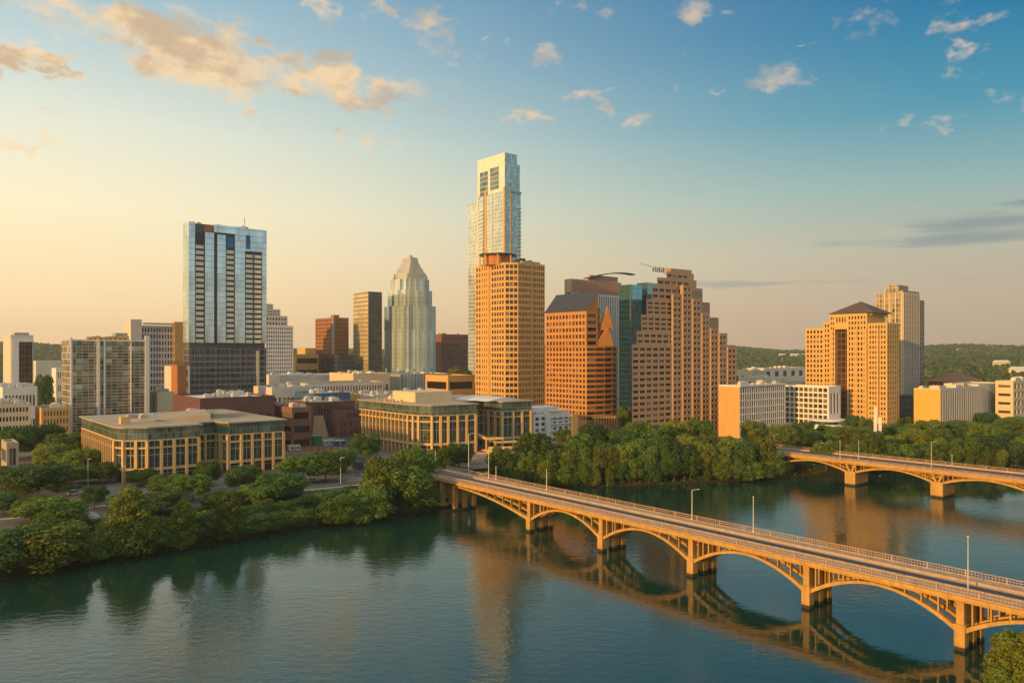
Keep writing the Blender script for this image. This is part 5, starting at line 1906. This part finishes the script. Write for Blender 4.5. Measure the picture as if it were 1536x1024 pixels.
def tpx(px, pb, pt, wpx, kind='round', var=None, label=None, group=None, zb=None, name='tree'):
    """tree from photo columns/rows: base row pb (on the ground), top row pt"""
    D = (CAMH - 4.8) * FPX / (pb - HZ)
    for _ in range(6):
        g = max(0.6, gz(X(px, D), D))
        D = 0.5 * D + 0.5 * (CAMH - g) * FPX / (pb - HZ)
    D = onland(px, D, 0.8 if kind != 'round' else 3.0)
    x = X(px, D)
    h = Zp(pt, D) - gz(x, D)
    return tree(x, D, max(h, 1.5), wpx / FPX * D * 1.18, kind, var, label, group, name)


GL = 'trees on the near left bank'
for px, pb, pt, w, kind, var, lab in (
        (18, 862, 774, 110, 'bush', 2, 'dark green rounded tree at the water in the left corner'),
        (78, 858, 768, 128, 'bush', 1, 'broad bushy tree with yellow-green crown hanging over the water at the left'),
        (128, 848, 806, 64, 'bush', 0, 'low green waterside tree between the broad bushy tree and the tall conical cypress'),
        (196, 836, 724, 104, 'tall', 0, 'tallest conical yellow-green cypress standing at the water edge'),
        (275, 822, 744, 66, 'tall', 0, 'slim conical cypress right of the tallest cypress'),
        (341, 806, 734, 64, 'tall', 0, 'pointed cypress in the middle of the left bank'),
        (310, 812, 762, 54, 'bush', 2, 'dark rounded tree between two pointed cypresses'),
        (240, 826, 778, 56, 'bush', 2, 'dark low tree right of the tallest cypress'),
        (420, 752, 705, 76, 'round', 2, 'dark round tree right of the pointed cypress, above the bank path'),
        (383, 758, 722, 60, 'round', 0, 'mid green tree left of the dark round tree above the bank path'),
        (505, 790, 730, 74, 'bush', 0, 'bushy green waterside tree left of the big cluster by the bridge'),
        (552, 780, 722, 70, 'bush', 0, 'green waterside tree in the cluster left of the bridge'),
        (598, 772, 688, 96, 'round', 0, 'largest green tree of the cluster left of the bridge'),
        (626, 764, 700, 66, 'bush', 0, 'green tree of the cluster touching the bridge end'),
        (575, 760, 676, 70, 'round', 1, 'yellow-green crowned tree at the back of the cluster left of the bridge'),
        (620, 740, 664, 66, 'round', 0, 'upper tree of the cluster in front of the curved office front'),
        (141, 762, 724, 36, 'round', 2, 'small dark ball-shaped tree beside the parking lot'),
        (80, 790, 742, 86, 'round', 0, 'spreading green tree over the bank path at the left'),
        (45, 782, 742, 50, 'round', 1, 'small yellow-green tree left of the spreading tree on the path'),
        (110, 800, 764, 56, 'bush', 2, 'dark shrubby tree below the spreading tree'),
        (16, 740, 694, 84, 'round', 1, 'yellow-green tree at the left edge above the path'),
        (58, 748, 690, 96, 'round', 2, 'large dark tree left of the parking lot'),
        (4, 772, 735, 56, 'round', 2, 'dark tree at the left edge beside the path'),
        (25, 690, 634, 60, 'round', 2, 'dark tree behind the small tan pavilion'),
        (62, 686, 630, 62, 'round', 2, 'dark tree in the upper left grove behind the pavilion'),
        (98, 694, 644, 64, 'round', 0, 'mid green tree at the right of the upper left grove'),
        (78, 706, 660, 60, 'round', 1, 'yellow-green tree at the front of the upper left grove'),
        (124, 712, 668, 54, 'round', 0, 'green tree just left of the left office block'),
        (150, 724, 690, 50, 'round', 0, 'low tree before the corner of the left office block'),
        (110, 726, 694, 56, 'round', 0, 'tree above the far side of the parking lot'),
        (213, 728, 700, 44, 'round', 0, 'small round tree before the front piers of the left office block'),
        (250, 742, 708, 60, 'round', 0, 'green tree on the road edge before the left office block'),
        (288, 750, 706, 64, 'round', 0, 'wide green tree on the road edge left of the dark ball tree'),
        (366, 738, 694, 58, 'round', 2, 'dark ball tree before the recess of the left office block'),
        (312, 728, 688, 40, 'round', 0, 'slender tree before the notch of the left office block'),
        (330, 762, 734, 60, 'round', 0, 'bank tree below the road, behind the pointed cypress'),
        (240, 770, 734, 70, 'round', 0, 'broad tree right behind the tallest cypress'),
        (186, 764, 736, 44, 'round', 0, 'tree hidden behind the tallest cypress top'),
        (455, 722, 676, 66, 'round', 0, 'green tree right of the left office block'),
        (488, 722, 672, 60, 'round', 2, 'dark green tree beside the side street'),
        (510, 708, 668, 44, 'round', 0, 'tree at the corner of the side street'),
        (430, 742, 712, 60, 'round', 0, 'tree on the road edge under the right end of the left office block'),
        (549, 690, 645, 46, 'round', 2, 'dark tree at the left end of the middle office block'),
        (480, 766, 734, 70, 'round', 2, 'dark bank tree left of the waterside cluster'),
        (534, 752, 726, 56, 'round', 0, 'low tree on the road edge at the top of the waterside cluster'),
        (440, 786, 758, 60, 'bush', 1, 'yellow-green shrubby tree at the waterline mid left bank'),
        (372, 796, 764, 66, 'bush', 0, 'green shrubby tree at the waterline right of the pointed cypress'),
        (404, 792, 762, 54, 'bush', 0, 'shrubby waterline tree further right of the pointed cypress'),
        (664, 712, 664, 46, 'round', 0, 'tree before the curved office front near the bridge end'),
        (688, 704, 660, 44, 'round', 2, 'dark tree against the curved office front'),
        (674, 700, 672, 32, 'round', 1, 'small yellow-green tree at the foot of the curved office front'),
        (724, 742, 722, 16, 'bush', 0, 'tiny green bush just behind the bridge end'),
        (728, 738, 712, 40, 'bush', 2, 'dark shrub on the slope behind the bridge end')):
    tpx(px, pb, pt, w, kind, var, lab, GL)

# shrubs closing the left bank down to the water
for row, (off, hmin, hmax, sp_) in enumerate(((1.0, 2.4, 5.2, 17), (6.5, 3.2, 7.0, 24), (13.0, 2.6, 5.6, 34))):
    px = -30
    while px < 690:
        D = onland(px, 140 + max(px, 0) * .12, 0.6) + off * 1.1
        clear = 118 < px < 152 and row > 0
        s1_ = Vector((X(px, D), D, 0)) - Vector((*O1, 0))
        if not clear and not (-2 < s1_.dot(BN) < 15 and -150 < s1_.dot(BA)):
            h = rndT.uniform(hmin, hmax)
            in_row(tree(X(px, D), D, h, h * rndT.uniform(1.2, 1.9), 'bush', None, None,
                 ('waterline shrubs of the near left bank', 'slope shrubs of the near left bank', 'upper shrubs of the near left bank')[row], 'shrub', cat='shrub'),
                   ('waterline of the near left bank', 'mid slope of the near left bank', 'top slope of the near left bank')[row], 'shrub')
        px += sp_ * rndT.uniform(.7, 1.25)

# far bank rows: right of the first bridge to the right edge
rowsF = [  # (px0, px1, base row left/right, top row left/right, spacing px, jitter, kinds, group, label)
    (752, 1116, 733, 722, 686, 678, 21, 'bush', 'waterside trees of the far bank between the bridges', 'waterside row of the far bank'),
    (752, 1114, 724, 712, 672, 660, 30, 'round', 'second row trees of the far bank between the bridges', 'second row of the far bank'),
    (800, 1130, 708, 694, 652, 646, 34, 'round', 'middle row trees of the far bank between the bridges', 'middle row of the far bank'),
    (890, 1120, 690, 672, 632, 622, 34, 'round', 'rear row trees below the stepped tower', 'rear row of the far bank'),
    (1160, 1560, 714, 706, 676, 662, 24, 'bush', 'waterside trees behind the further bridge', 'waterside row behind the further bridge'),
    (1120, 1560, 700, 694, 656, 650, 30, 'round', 'tree row behind the further bridge', 'second row behind the further bridge'),
    (1120, 1560, 684, 676, 642, 640, 32, 'round', 'second tree row behind the further bridge', 'third row behind the further bridge'),
    (1130, 1560, 668, 660, 630, 628, 36, 'round', 'rear tree row before the offices at the right', 'rear row behind the further bridge'),
]
for px0, px1, b0, b1_, t0, t1, sp_, kind, grp, lab in rowsF:
    px = px0
    while px < px1:
        f = (px - px0) / (px1 - px0)
        pb = lerp(b0, b1_, f) + rndT.uniform(-3, 3)
        pt = lerp(t0, t1, f) + rndT.uniform(-7, 7)
        w = sp_ * rndT.uniform(1.35, 1.95)
        skip = 1290 < px < 1335 and pb > 690 and kind == 'round' and rndT.random() < .4
        zb = 0.8 if kind == 'bush' else 4.6
        D = (CAMH - zb) * FPX / (pb - HZ)
        x = X(px, D)
        sdd = float(sdist(np.array([(x, D)]))[0])
        for _ in range(30):                                # keep roots on land
            if sdd > (1.2 if kind == 'bush' else 4):
                break
            D += 1.5
            x = X(px, D)
            sdd = float(sdist(np.array([(x, D)]))[0])
        s2 = (Vector((x, D, 0)) - Vector((*O2, 0)))
        on2 = -1 < s2.dot(BN) < 19 and -70 < s2.dot(BA)
        s1_ = (Vector((x, D, 0)) - Vector((*O1, 0)))
        on1 = -2 < s1_.dot(BN) < 15
        if not (on1 or on2 or skip):
            h = Zp(pt, D) - gz(x, D)
            kd = 'tall' if (kind == 'bush' and rndT.random() < .16) else ('round' if kind == 'bush' and rndT.random() < .25 else kind)
            h *= rndT.uniform(.86, 1.12)
            in_row(tree(x, D, max(3.5, h), w / FPX * D * (.75 if kd == 'tall' else 1), kd, None, lab, grp), lab)
        px += sp_ * rndT.uniform(.8, 1.2)

for px, pt, w, lab in ((1124, 686, 44, 'low waterside tree just left of the further bridge end'), (1144, 692, 40, 'lowest waterside tree under the further bridge end'), (1106, 680, 44, 'round waterside tree at the right end of the far bank row')):
    tpx(px, 722, pt, w, 'bush', 0, lab, 'waterside trees of the far bank between the bridges')
# two individual accents
tpx(1437, 648, 627, 34, 'round', 0, 'green tree left of the pink blossom before the ribbed office', 'trees before the right offices')
tpx(1478, 642, 616, 44, 'round', 2, 'dark tree before the tan wing at the right', 'trees before the right offices')
tpx(1525, 650, 622, 50, 'round', 0, 'tree before the banded office at the right edge', 'trees before the right offices')
VAR[('round', 9)] = (crown_mesh('round', 77, 5200, M['pinkleaf'], .03), trunk_mesh(9, 'round'))
tpx(1444, 652, 631, 36, 'round', 9, 'pink blossoming tree before the ribbed office', 'trees before the right offices')
for px, D, pt, w, lab in ((684, 620, 545, 34, 'tree behind the finned glass podium, below the brick highrise'), (66, 560, 555, 32, 'dark tree left of the condo tower in the far street'), (700, 600, 549, 26, 'tree left of the orange tower in the far street'),
                          (1298, 405, 622, 30, 'tree at the foot of the pyramid roof hotel'), (1278, 408, 618, 30, 'dark tree between the rounded terrace and the pyramid roof hotel'), (1358, 402, 622, 30, 'tree right of the hotel corner'),
                          (938, 430, 605, 30, 'climbing green tree at the corner between granite and stepped towers'), (880, 395, 634, 22, 'small tree at the foot of the granite tower'), (845, 368, 640, 30, 'tree in front of the end wall of the whitewashed balcony building')):
    x = X(px, D)
    tree(x, D, max(4, Zp(pt, D) - gz(x, D)), w / FPX * D, 'round', None, lab, 'street trees among the towers')
# foreground tree at the lower right corner on the south bank
tree(X(1531, 108.5), 108.5, 10.8, 9.5, 'round', 1, 'leafy sunlit tree cut off by the lower right corner of the picture', None, 'tree')
tree(X(1508, 107.5), 107.5, 6.4, 6.0, 'bush', 1, 'low leafy bush left of the corner tree at the bottom right', None, 'tree')

# far city greenery dots, right and left, as individual trees
rr2 = random.Random(8)
for i in range(60):
    if i < 34:
        px, D = rr2.uniform(1395, 1545), rr2.uniform(480, 760)
    elif i < 44:
        px, D = rr2.uniform(0, 105), rr2.uniform(560, 900)
    else:
        px, D = rr2.uniform(1095, 1215), rr2.uniform(560, 900)
    x = X(px, D)
    in_row(tree(x, D, rr2.uniform(8, 13), rr2.uniform(10, 15), 'round', None, None, 'trees before the far woods'), 'street trees before the far woods')

for (row, mk, noun), lst in ROWS.items():
    lst.sort(key=lambda t_: t_[0])
    for k, (px, o) in enumerate(lst):
        o['label'] = ('%s %s from left, %s, %s' % (ORD[min(k, 19)], noun, row, mk)) if len(lst) > 1 else 'only %s of the %s %s' % (noun, row, mk)

# undergrowth on the banks (stuff)
rng = np.random.default_rng(5)
N = 26000
xx = rng.uniform(-190, 330, N)
yy = rng.uniform(95, 400, N)
sd = sdist(np.stack([xx, yy], 1))
dens = np.where(sd < 4, 1.0, np.where(sd < 20, .55, .12))
ok = (sd > 0.2) & (sd < 26) & (rng.random(N) < dens) & (yy > 120) & (np.abs(xx) / yy < 1.1)
xx, yy, sd = xx[ok], yy[ok], sd[ok]
zz_ = height(np.stack([xx, yy], 1))
patchy = np.sin(xx * .13 + 1) * np.sin(yy * .17) + .5 * np.sin(xx * .41 + yy * .29)
hh = np.clip(np.where(sd < 6, 1.5, .8) * (1 + .6 * patchy), .15, 3)
keep = patchy > -.75
arr = []
K = 9
for k in range(K):
    n = keep.sum()
    c = np.stack([xx[keep] + rng.normal(0, .75, n), yy[keep] + rng.normal(0, .75, n), zz_[keep] + hh[keep] * rng.uniform(.0, 1, n)], 1)
    nr_ = rng.normal(size=(n, 3)) * .6
    nr_[:, 2] += .8
    leaves(arr, c, None, nr_, .34, rng)
o = bpy.data.objects.new('bank_undergrowth', quads_mesh('bank_undergrowth', arr, M['leaf']))
COL.objects.link(o)
tag(o, 'tangled green undergrowth covering the river banks', 'undergrowth', kind='stuff')

# far woods as one mass (stuff)
N = 15000
azv = rng.uniform(-.66, .66, N)
r_ = 620 + 3000 * rng.random(N) ** 1.25
right = (azv > .27)
left = (azv < -.50)
keep = (r_ > np.where(right, 640, np.where(left, 900, 1000)))
azv, r_ = azv[keep], r_[keep]
xx, yy = r_ * np.sin(azv), r_ * np.cos(azv)
zz_ = height(np.stack([xx, yy], 1))
arr = []
for k in range(11):
    n = len(xx)
    sz = 3.0 + r_ / 420
    d = rng.normal(size=(n, 3))
    d[:, 2] = np.abs(d[:, 2]) * .8 + .1
    d /= np.linalg.norm(d, axis=1, keepdims=True)
    c = np.stack([xx, yy, zz_ + 2], 1) + d * (sz * 1.25)[:, None] * np.array([1.1, 1.1, 1.0])
    rv = []
    leaves(rv, c, None, d * 1.2, 1.0, rng)
    q = rv[0]
    cc = q.mean(1, keepdims=True)
    q = cc + (q - cc) * (sz * .62)[:, None, None]
    arr.append(q)
o = bpy.data.objects.new('far_woods', quads_mesh('far_woods', arr, M['leaf_far']))
COL.objects.link(o)
tag(o, 'dense far woods covering the hills behind the city', 'woods', kind='stuff')

# ------------------------------------------------------------------ vehicles, street things
def car(x, y, rz, paint, label, group, van=False):
    r = empty('parked_car', (x, y, gz(x, y) + .09), label, 'car', group, rz)
    L, Wd = (4.5, 1.8) if not van else (6.4, 2.2)
    H = 1.45 if not van else 2.9
    b = MB()
    prof = [(-L / 2, .3), (L / 2, .3), (L / 2, .72), (L * .24, .86), (-L * .42, .9), (-L / 2, .8)] if not van else [(-L / 2, .35), (L / 2, .35), (L / 2, 1.2), (L * .36, 1.35), (L * .30, H), (-L / 2, H)]
    for sg in (-1, 1):
        q = [(px_, sg * Wd / 2, pz) for px_, pz in prof]
        b.poly(q if sg < 0 else list(reversed(q)))
    for i in range(len(prof)):
        j = (i + 1) % len(prof)
        b.poly([(prof[i][0], -Wd / 2, prof[i][1]), (prof[i][0], Wd / 2, prof[i][1]), (prof[j][0], Wd / 2, prof[j][1]), (prof[j][0], -Wd / 2, prof[j][1])][::-1])
    b.build('body', paint, r)
    b = MB()
    if not van:
        cab = [(-L * .38, .9), (L * .22, .87), (L * .06, H), (-L * .26, H)]
        for sg in (-1, 1):
            q = [(px_, sg * (Wd / 2 - .08 - (.14 if pz > 1 else 0)), pz) for px_, pz in cab]
            b.poly(q if sg < 0 else list(reversed(q)))
        for i in range(4):
            j = (i + 1) % 4
            w0, w1 = (Wd / 2 - .08 - (.14 if cab[k][1] > 1 else 0) for k in (i, j))
            b.poly([(cab[i][0], -w0, cab[i][1]), (cab[i][0], w0, cab[i][1]), (cab[j][0], w1, cab[j][1]), (cab[j][0], -w1, cab[j][1])][::-1])
        b.build('cabin_glass', M['w_dark'], r)
        b = MB()
        b.abox(-L * .25, L * .05, -Wd / 2 + .24, Wd / 2 - .24, H - .02, H + .03)
        b.build('roof_panel', paint, r)
    else:
        b.box((L * .355, -Wd / 2 + .15, 1.4), (-L * .045, 0, 1.25), (0, Wd - .3, 0), (.05, 0, .03))
        b.build('windscreen', M['w_dark'], r)
    for sx_ in (-L * .30, L * .31):
        for sg in (-1, 1):
            b = MB()
            b.tube((sx_, sg * (Wd / 2 - .2), .33), (sx_, sg * (Wd / 2 + .02), .33), .33, .33, 12)
            b.build('wheel', M['rubber'], r)
    return r


carp = {k: mat(k + ' car paint', c, .3, .05, streak=False, spec=.6) for k, c in
        dict(white=(.7, .7, .68), black=(.02, .02, .022), teal=(.02, .09, .11), silver=(.42, .43, .44), red=(.30, .03, .02), navy=(.03, .05, .11)).items()}
for px, py, ang, c, lab in ((112, 732, .55, 'teal', 'dark teal car alone in the middle of the riverside parking lot'), (92, 722, 1.9, 'black', 'black car at the far left of the riverside parking lot'),
                            (100, 720, 1.9, 'red', 'red car beside the black car in the riverside parking lot'), (106, 719, 1.9, 'black', 'black car nearest the lamp post at the back of the parking lot'),
                            (113, 754 - 12, .5, 'silver', 'silver car at the front of the riverside parking lot'), (470, 727 - 3, .25, 'navy', 'dark car on the riverside road left of the side street'),
                            (395, 716, .3, 'black', 'black car under the right end of the left office block'), (1068, 664, .6, 'navy', 'dark car among the trees below the stepped tower'), (1052, 664, .6, 'silver', 'pale car among the trees below the stepped tower')):
    x, y = gpt(px, py)
    car(x, y, ang, carp[c], lab, 'cars parked along the river')
x, y = gpt(536, 703)
car(x, y, 2.2, carp['navy'], 'blue box truck waiting in the side street between the office blocks', None, True)

# construction yard between the office blocks
x, y = gpt(474, 668)
r = empty('water_tank', (x, y, 5.0), 'round green tank standing in the works yard', 'tank')
b = MB()
b.lathe((0, 0, 0), [(2.6, 0), (2.9, 4.4), (3.2, 4.4), (3.2, 4.9), (0, 5.2)], 20)
b.build('body', M['green'], r)
b = MB()
for k in range(10):
    b.tube((2.95 * math.cos(k * .628), 2.95 * math.sin(k * .628), 4.9), (2.95 * math.cos(k * .628), 2.95 * math.sin(k * .628), 5.9), .05, .05, 5)
b.build('guard_rail', M['metal'], r)
x, y = gpt(438, 664)
r = empty('canopy_tent', (x, y, 5.0), 'blue peaked canopy tent in the works yard right of the left office block', 'tent')
b = MB()
for i in range(4):
    q = ((-2.6, -2.6), (2.6, -2.6), (2.6, 2.6), (-2.6, 2.6))
    b.poly([(*q[i], 2.6), (*q[(i + 1) % 4], 2.6), (0, 0, 4.6)])
    b.poly([(*q[i], 2.2), (*q[(i + 1) % 4], 2.2), (*q[(i + 1) % 4], 2.6), (*q[i], 2.6)])
b.build('canopy', M['bluec'], r)
for q in ((-2.5, -2.5), (2.5, -2.5), (2.5, 2.5), (-2.5, 2.5)):
    b = MB()
    b.tube((*q, 0), (*q, 2.5), .06, .06, 6)
    b.build('leg', M['metal'], r)
for px, py, w, h, m_, lab in ((455, 672, 6, 2.6, 'white', 'white site cabin left of the round green tank'), (441, 676, 5, 2.6, 'cream', 'tan site cabin under the blue canopy tent'), (509, 668, 5, 2.4, 'bluec', 'blue site container at the end of the side street'),
                              (492, 668, 5, 2.6, 'offwhite', 'grey site cabin right of the round green tank'), (452, 660, 6, 2.6, 'offwhite', 'pale site cabin at the back of the works yard')):
    x, y = gpt(px, py)
    r = empty('site_cabin', (x, y, 5.0), lab, 'cabin', 'cabins in the works yard', TH)
    b = MB()
    b.abox(-w / 2, w / 2, -1.2, 1.2, .2, h)
    b.build('body', M[m_], r)
    b = MB()
    b.abox(-w / 2 - .1, w / 2 + .1, -1.3, 1.3, h, h + .15)
    b.build('roof', M['roofwhite'], r)
    for k in (-1, 1):
        b = MB()
        b.abox(k * w * .25 - .5, k * w * .25 + .5, -1.23, -1.203, 1.0, 1.9)
        b.build('window', M['w_dark'], r)
    b = MB()
    b.abox(-.4, .4, -1.24, -1.204, .25, 2.2)
    b.build('door', M['grey'], r)
x, y = gpt(482, 676)
r = empty('yard_hoarding', (x, y, 5.0), 'low orange and tan hoarding along the works yard', 'fence')
b = MB()
b.abox(-9, 9, -.1, .1, 0, 1.6)
b.build('panel', M['rust'], r)
for k in range(7):
    b = MB()
    b.abox(-9 + k * 3 - .1, -9 + k * 3 + .1, -.25, -.102, 0, 1.9)
    b.build('post', M['metal'], r)
x, y = gpt(480, 656)
r = empty('leaning_wall', (x, y, 5.0), 'tapering pale concrete wall standing behind the green tank', 'wall')
b = MB()
b.prism([(-3.6, -1), (4.4, -1), (4.4, 1.5), (-3.6, 1.5)], 0, 1.0)
b.poly([(-3.6, -1.01, 1), (4.4, -1.01, 1), (1.6, -.4, 11.5), (-3.0, -.4, 11.5)])
b.poly([(4.4, -1.01, 1), (4.4, 1.5, 1), (1.6, .8, 11.5), (1.6, -.4, 11.5)])
b.poly([(4.4, 1.5, 1), (-3.6, 1.5, 1), (-3.0, .8, 11.5), (1.6, .8, 11.5)])
b.poly([(-3.6, 1.5, 1), (-3.6, -1.01, 1), (-3.0, -.4, 11.5), (-3.0, .8, 11.5)])
b.poly([(-3.0, -.4, 11.5), (1.6, -.4, 11.5), (1.6, .8, 11.5), (-3.0, .8, 11.5)])
b.build('slab', M['pink_stone'], r)
x, y = gpt(442, 652)
r = empty('boom_lift', (x, y, 5.0), 'yellow boom lift frame stretched over the works yard', 'lift')
b = MB()
b.tube((-7, 0, 7.2), (9, 0, 8.4), .22, .16, 6)
b.build('boom', M['yellow'], r)
b = MB()
b.abox(-2.5, 2.2, -1, 1, .6, 1.8)
b.tube((-2, 0, 1.8), (-7, 0, 7.2), .3, .25, 6)
b.build('chassis', M['yellow'], r)
for sx_ in (-1.8, 1.5):
    for sg in (-1, 1):
        b = MB()
        b.tube((sx_, sg * .75, .6), (sx_, sg * 1.15, .6), .6, .6, 12)
        b.build('wheel', M['rubber'], r)
b = MB()
b.abox(8.4, 9.8, -.7, .7, 7.6, 8.6)
b.build('basket', M['yellow'], r)

# street lamps, flag pole, mast, rock, parasol, tents
for px, pb, pt, lab in ((132, 728, 688, 'tall grey lamp post beside the parking lot before the left office block'), (511, 725, 686, 'pale lamp post at the corner of the side street'), (184, 727, 700, 'short post at the front corner of the left office block')):
    x, y = gpt(px, pb)
    r = empty('street_lamp', (x, y, 4.9), lab, 'street lamp', 'lamps along the riverside road')
    h = (pb - pt) / FPX * y
    b = MB()
    b.tube((0, 0, 0), (0, 0, h), .12, .08, 8)
    b.build('pole', M['metal'], r)
    b = MB()
    b.tube((0, 0, h), (1.4, -.4, h + .2), .10, .08, 6)
    b.build('lamp_head', M['metal'], r)
D = 372
x = X(1316.5, D)
r = empty('twin_mast', (x, D, gz(x, D)), 'white twin mast rising from the trees in front of the hotel corner', 'mast')
for px, pt in ((1313, 610), (1320, 626)):
    b = MB()
    h = Zp(pt, D) - gz(x, D)
    xo = X(px, D) - x
    b.prism([(xo - .55, -.55), (xo + .55, -.55), (xo + .55, .55), (xo - .55, .55)], 0, h)
    b.prism([(xo - .8, -.8), (xo + .8, -.8), (xo + .8, .8), (xo - .8, .8)], 0, 1.2)
    b.build('shaft', M['paint'], r)
b = MB()
b.abox(-1.2, 1.2, -.2, .2, Zp(622, D) - gz(x, D) - 4, Zp(622, D) - gz(x, D) - 3.4)
b.build('cross_bar', M['paint'], r)
D = 405
x = X(1362, D)
r = empty('tension_canopy', (x, D, gz(x, D)), 'wavy white tensile canopy at the foot of the orange end wall', 'canopy')
b = MB()
n = 12
for i in range(n):
    f0, f1 = i / n, (i + 1) / n
    z = lambda f: 4.2 + 2.4 * abs(math.sin(f * math.pi * 2.2)) * (1 - .4 * f)
    b.poly([(-9 + 18 * f0, -2.5, z(f0) - 1.2), (-9 + 18 * f1, -2.5, z(f1) - 1.2), (-9 + 18 * f1, 2.5, z(f1)), (-9 + 18 * f0, 2.5, z(f0))])
    b.poly([(-9 + 18 * f0, -2.5, z(f0) - 1.8), (-9 + 18 * f1, -2.5, z(f1) - 1.8), (-9 + 18 * f1, -2.5, z(f1) - 1.2), (-9 + 18 * f0, -2.5, z(f0) - 1.2)])
b.build('membrane', M['paint'], r)
for k in range(4):
    b = MB()
    b.tube((-8.5 + k * 5.6, -2.3, 0), (-8.5 + k * 5.6, -2.3, 3.6), .12, .1, 6)
    b.build('pole', M['metal'], r)
x, y = gpt(132, 788, 3.2)
b = MB()
rk = random.Random(3)
b.lathe((0, 0, 0), [(0.0, -.3), (2.6, -.3), (3.0, .5), (2.5, 1.2), (1.3, 1.6), (0, 1.7)], 11)
b.v = [(v[0] * 1.15 + .25 * math.sin(v[1] * 2.1 + v[2]), v[1] * .8 + .2 * math.sin(v[0] * 1.7), v[2] * (1 + .12 * math.sin(v[0] * 2 + v[1]))) for v in b.v]
o = b.build('boulder', M['rock'])
o.location = (x, y, gz(x, y))
tag(o, 'pale rounded boulder lying on the grass below the path', 'boulder')
x, y = gpt(722, 686)
r = empty('parasol', (x, y, 5.0), 'red parasol on the terrace of the recessed court', 'parasol')
b = MB()
b.lathe((0, 0, 0), [(2.2, 2.3), (1.2, 2.75), (0, 3.1)], 8)
b.build('canopy', M['red'], r)
b = MB()
b.tube((0, 0, 0), (0, 0, 3.0), .05, .05, 6)
b.build('pole', M['metal'], r)
for px, py, w, lab in ((720, 706, 60, 'long pale kerb wall curving along the plaza behind the bridge end'),):
    pass
strip('plaza_kerb', [gpt(*p) for p in ((668, 713), (700, 708), (735, 703), (760, 702))], 1.4, M['path'], .35)

# ------------------------------------------------------------------ air
hm, t = new_mat('haze')
pv = t.n('ShaderNodeVolumePrincipled', {'Color': (0.86, 0.88, 0.90), 'Density': 0.00008, 'Anisotropy': 0.2})
o_ = t.n('ShaderNodeOutputMaterial')
t.t.links.new(pv.outputs[0], o_.inputs['Volume'])
b = MB()
b.abox(-5600, 5600, -3100, 5600, -6, 226)
o = b.build('haze', hm)
tag(o, 'thin evening haze between the camera and the far hills', 'haze', kind='stuff')
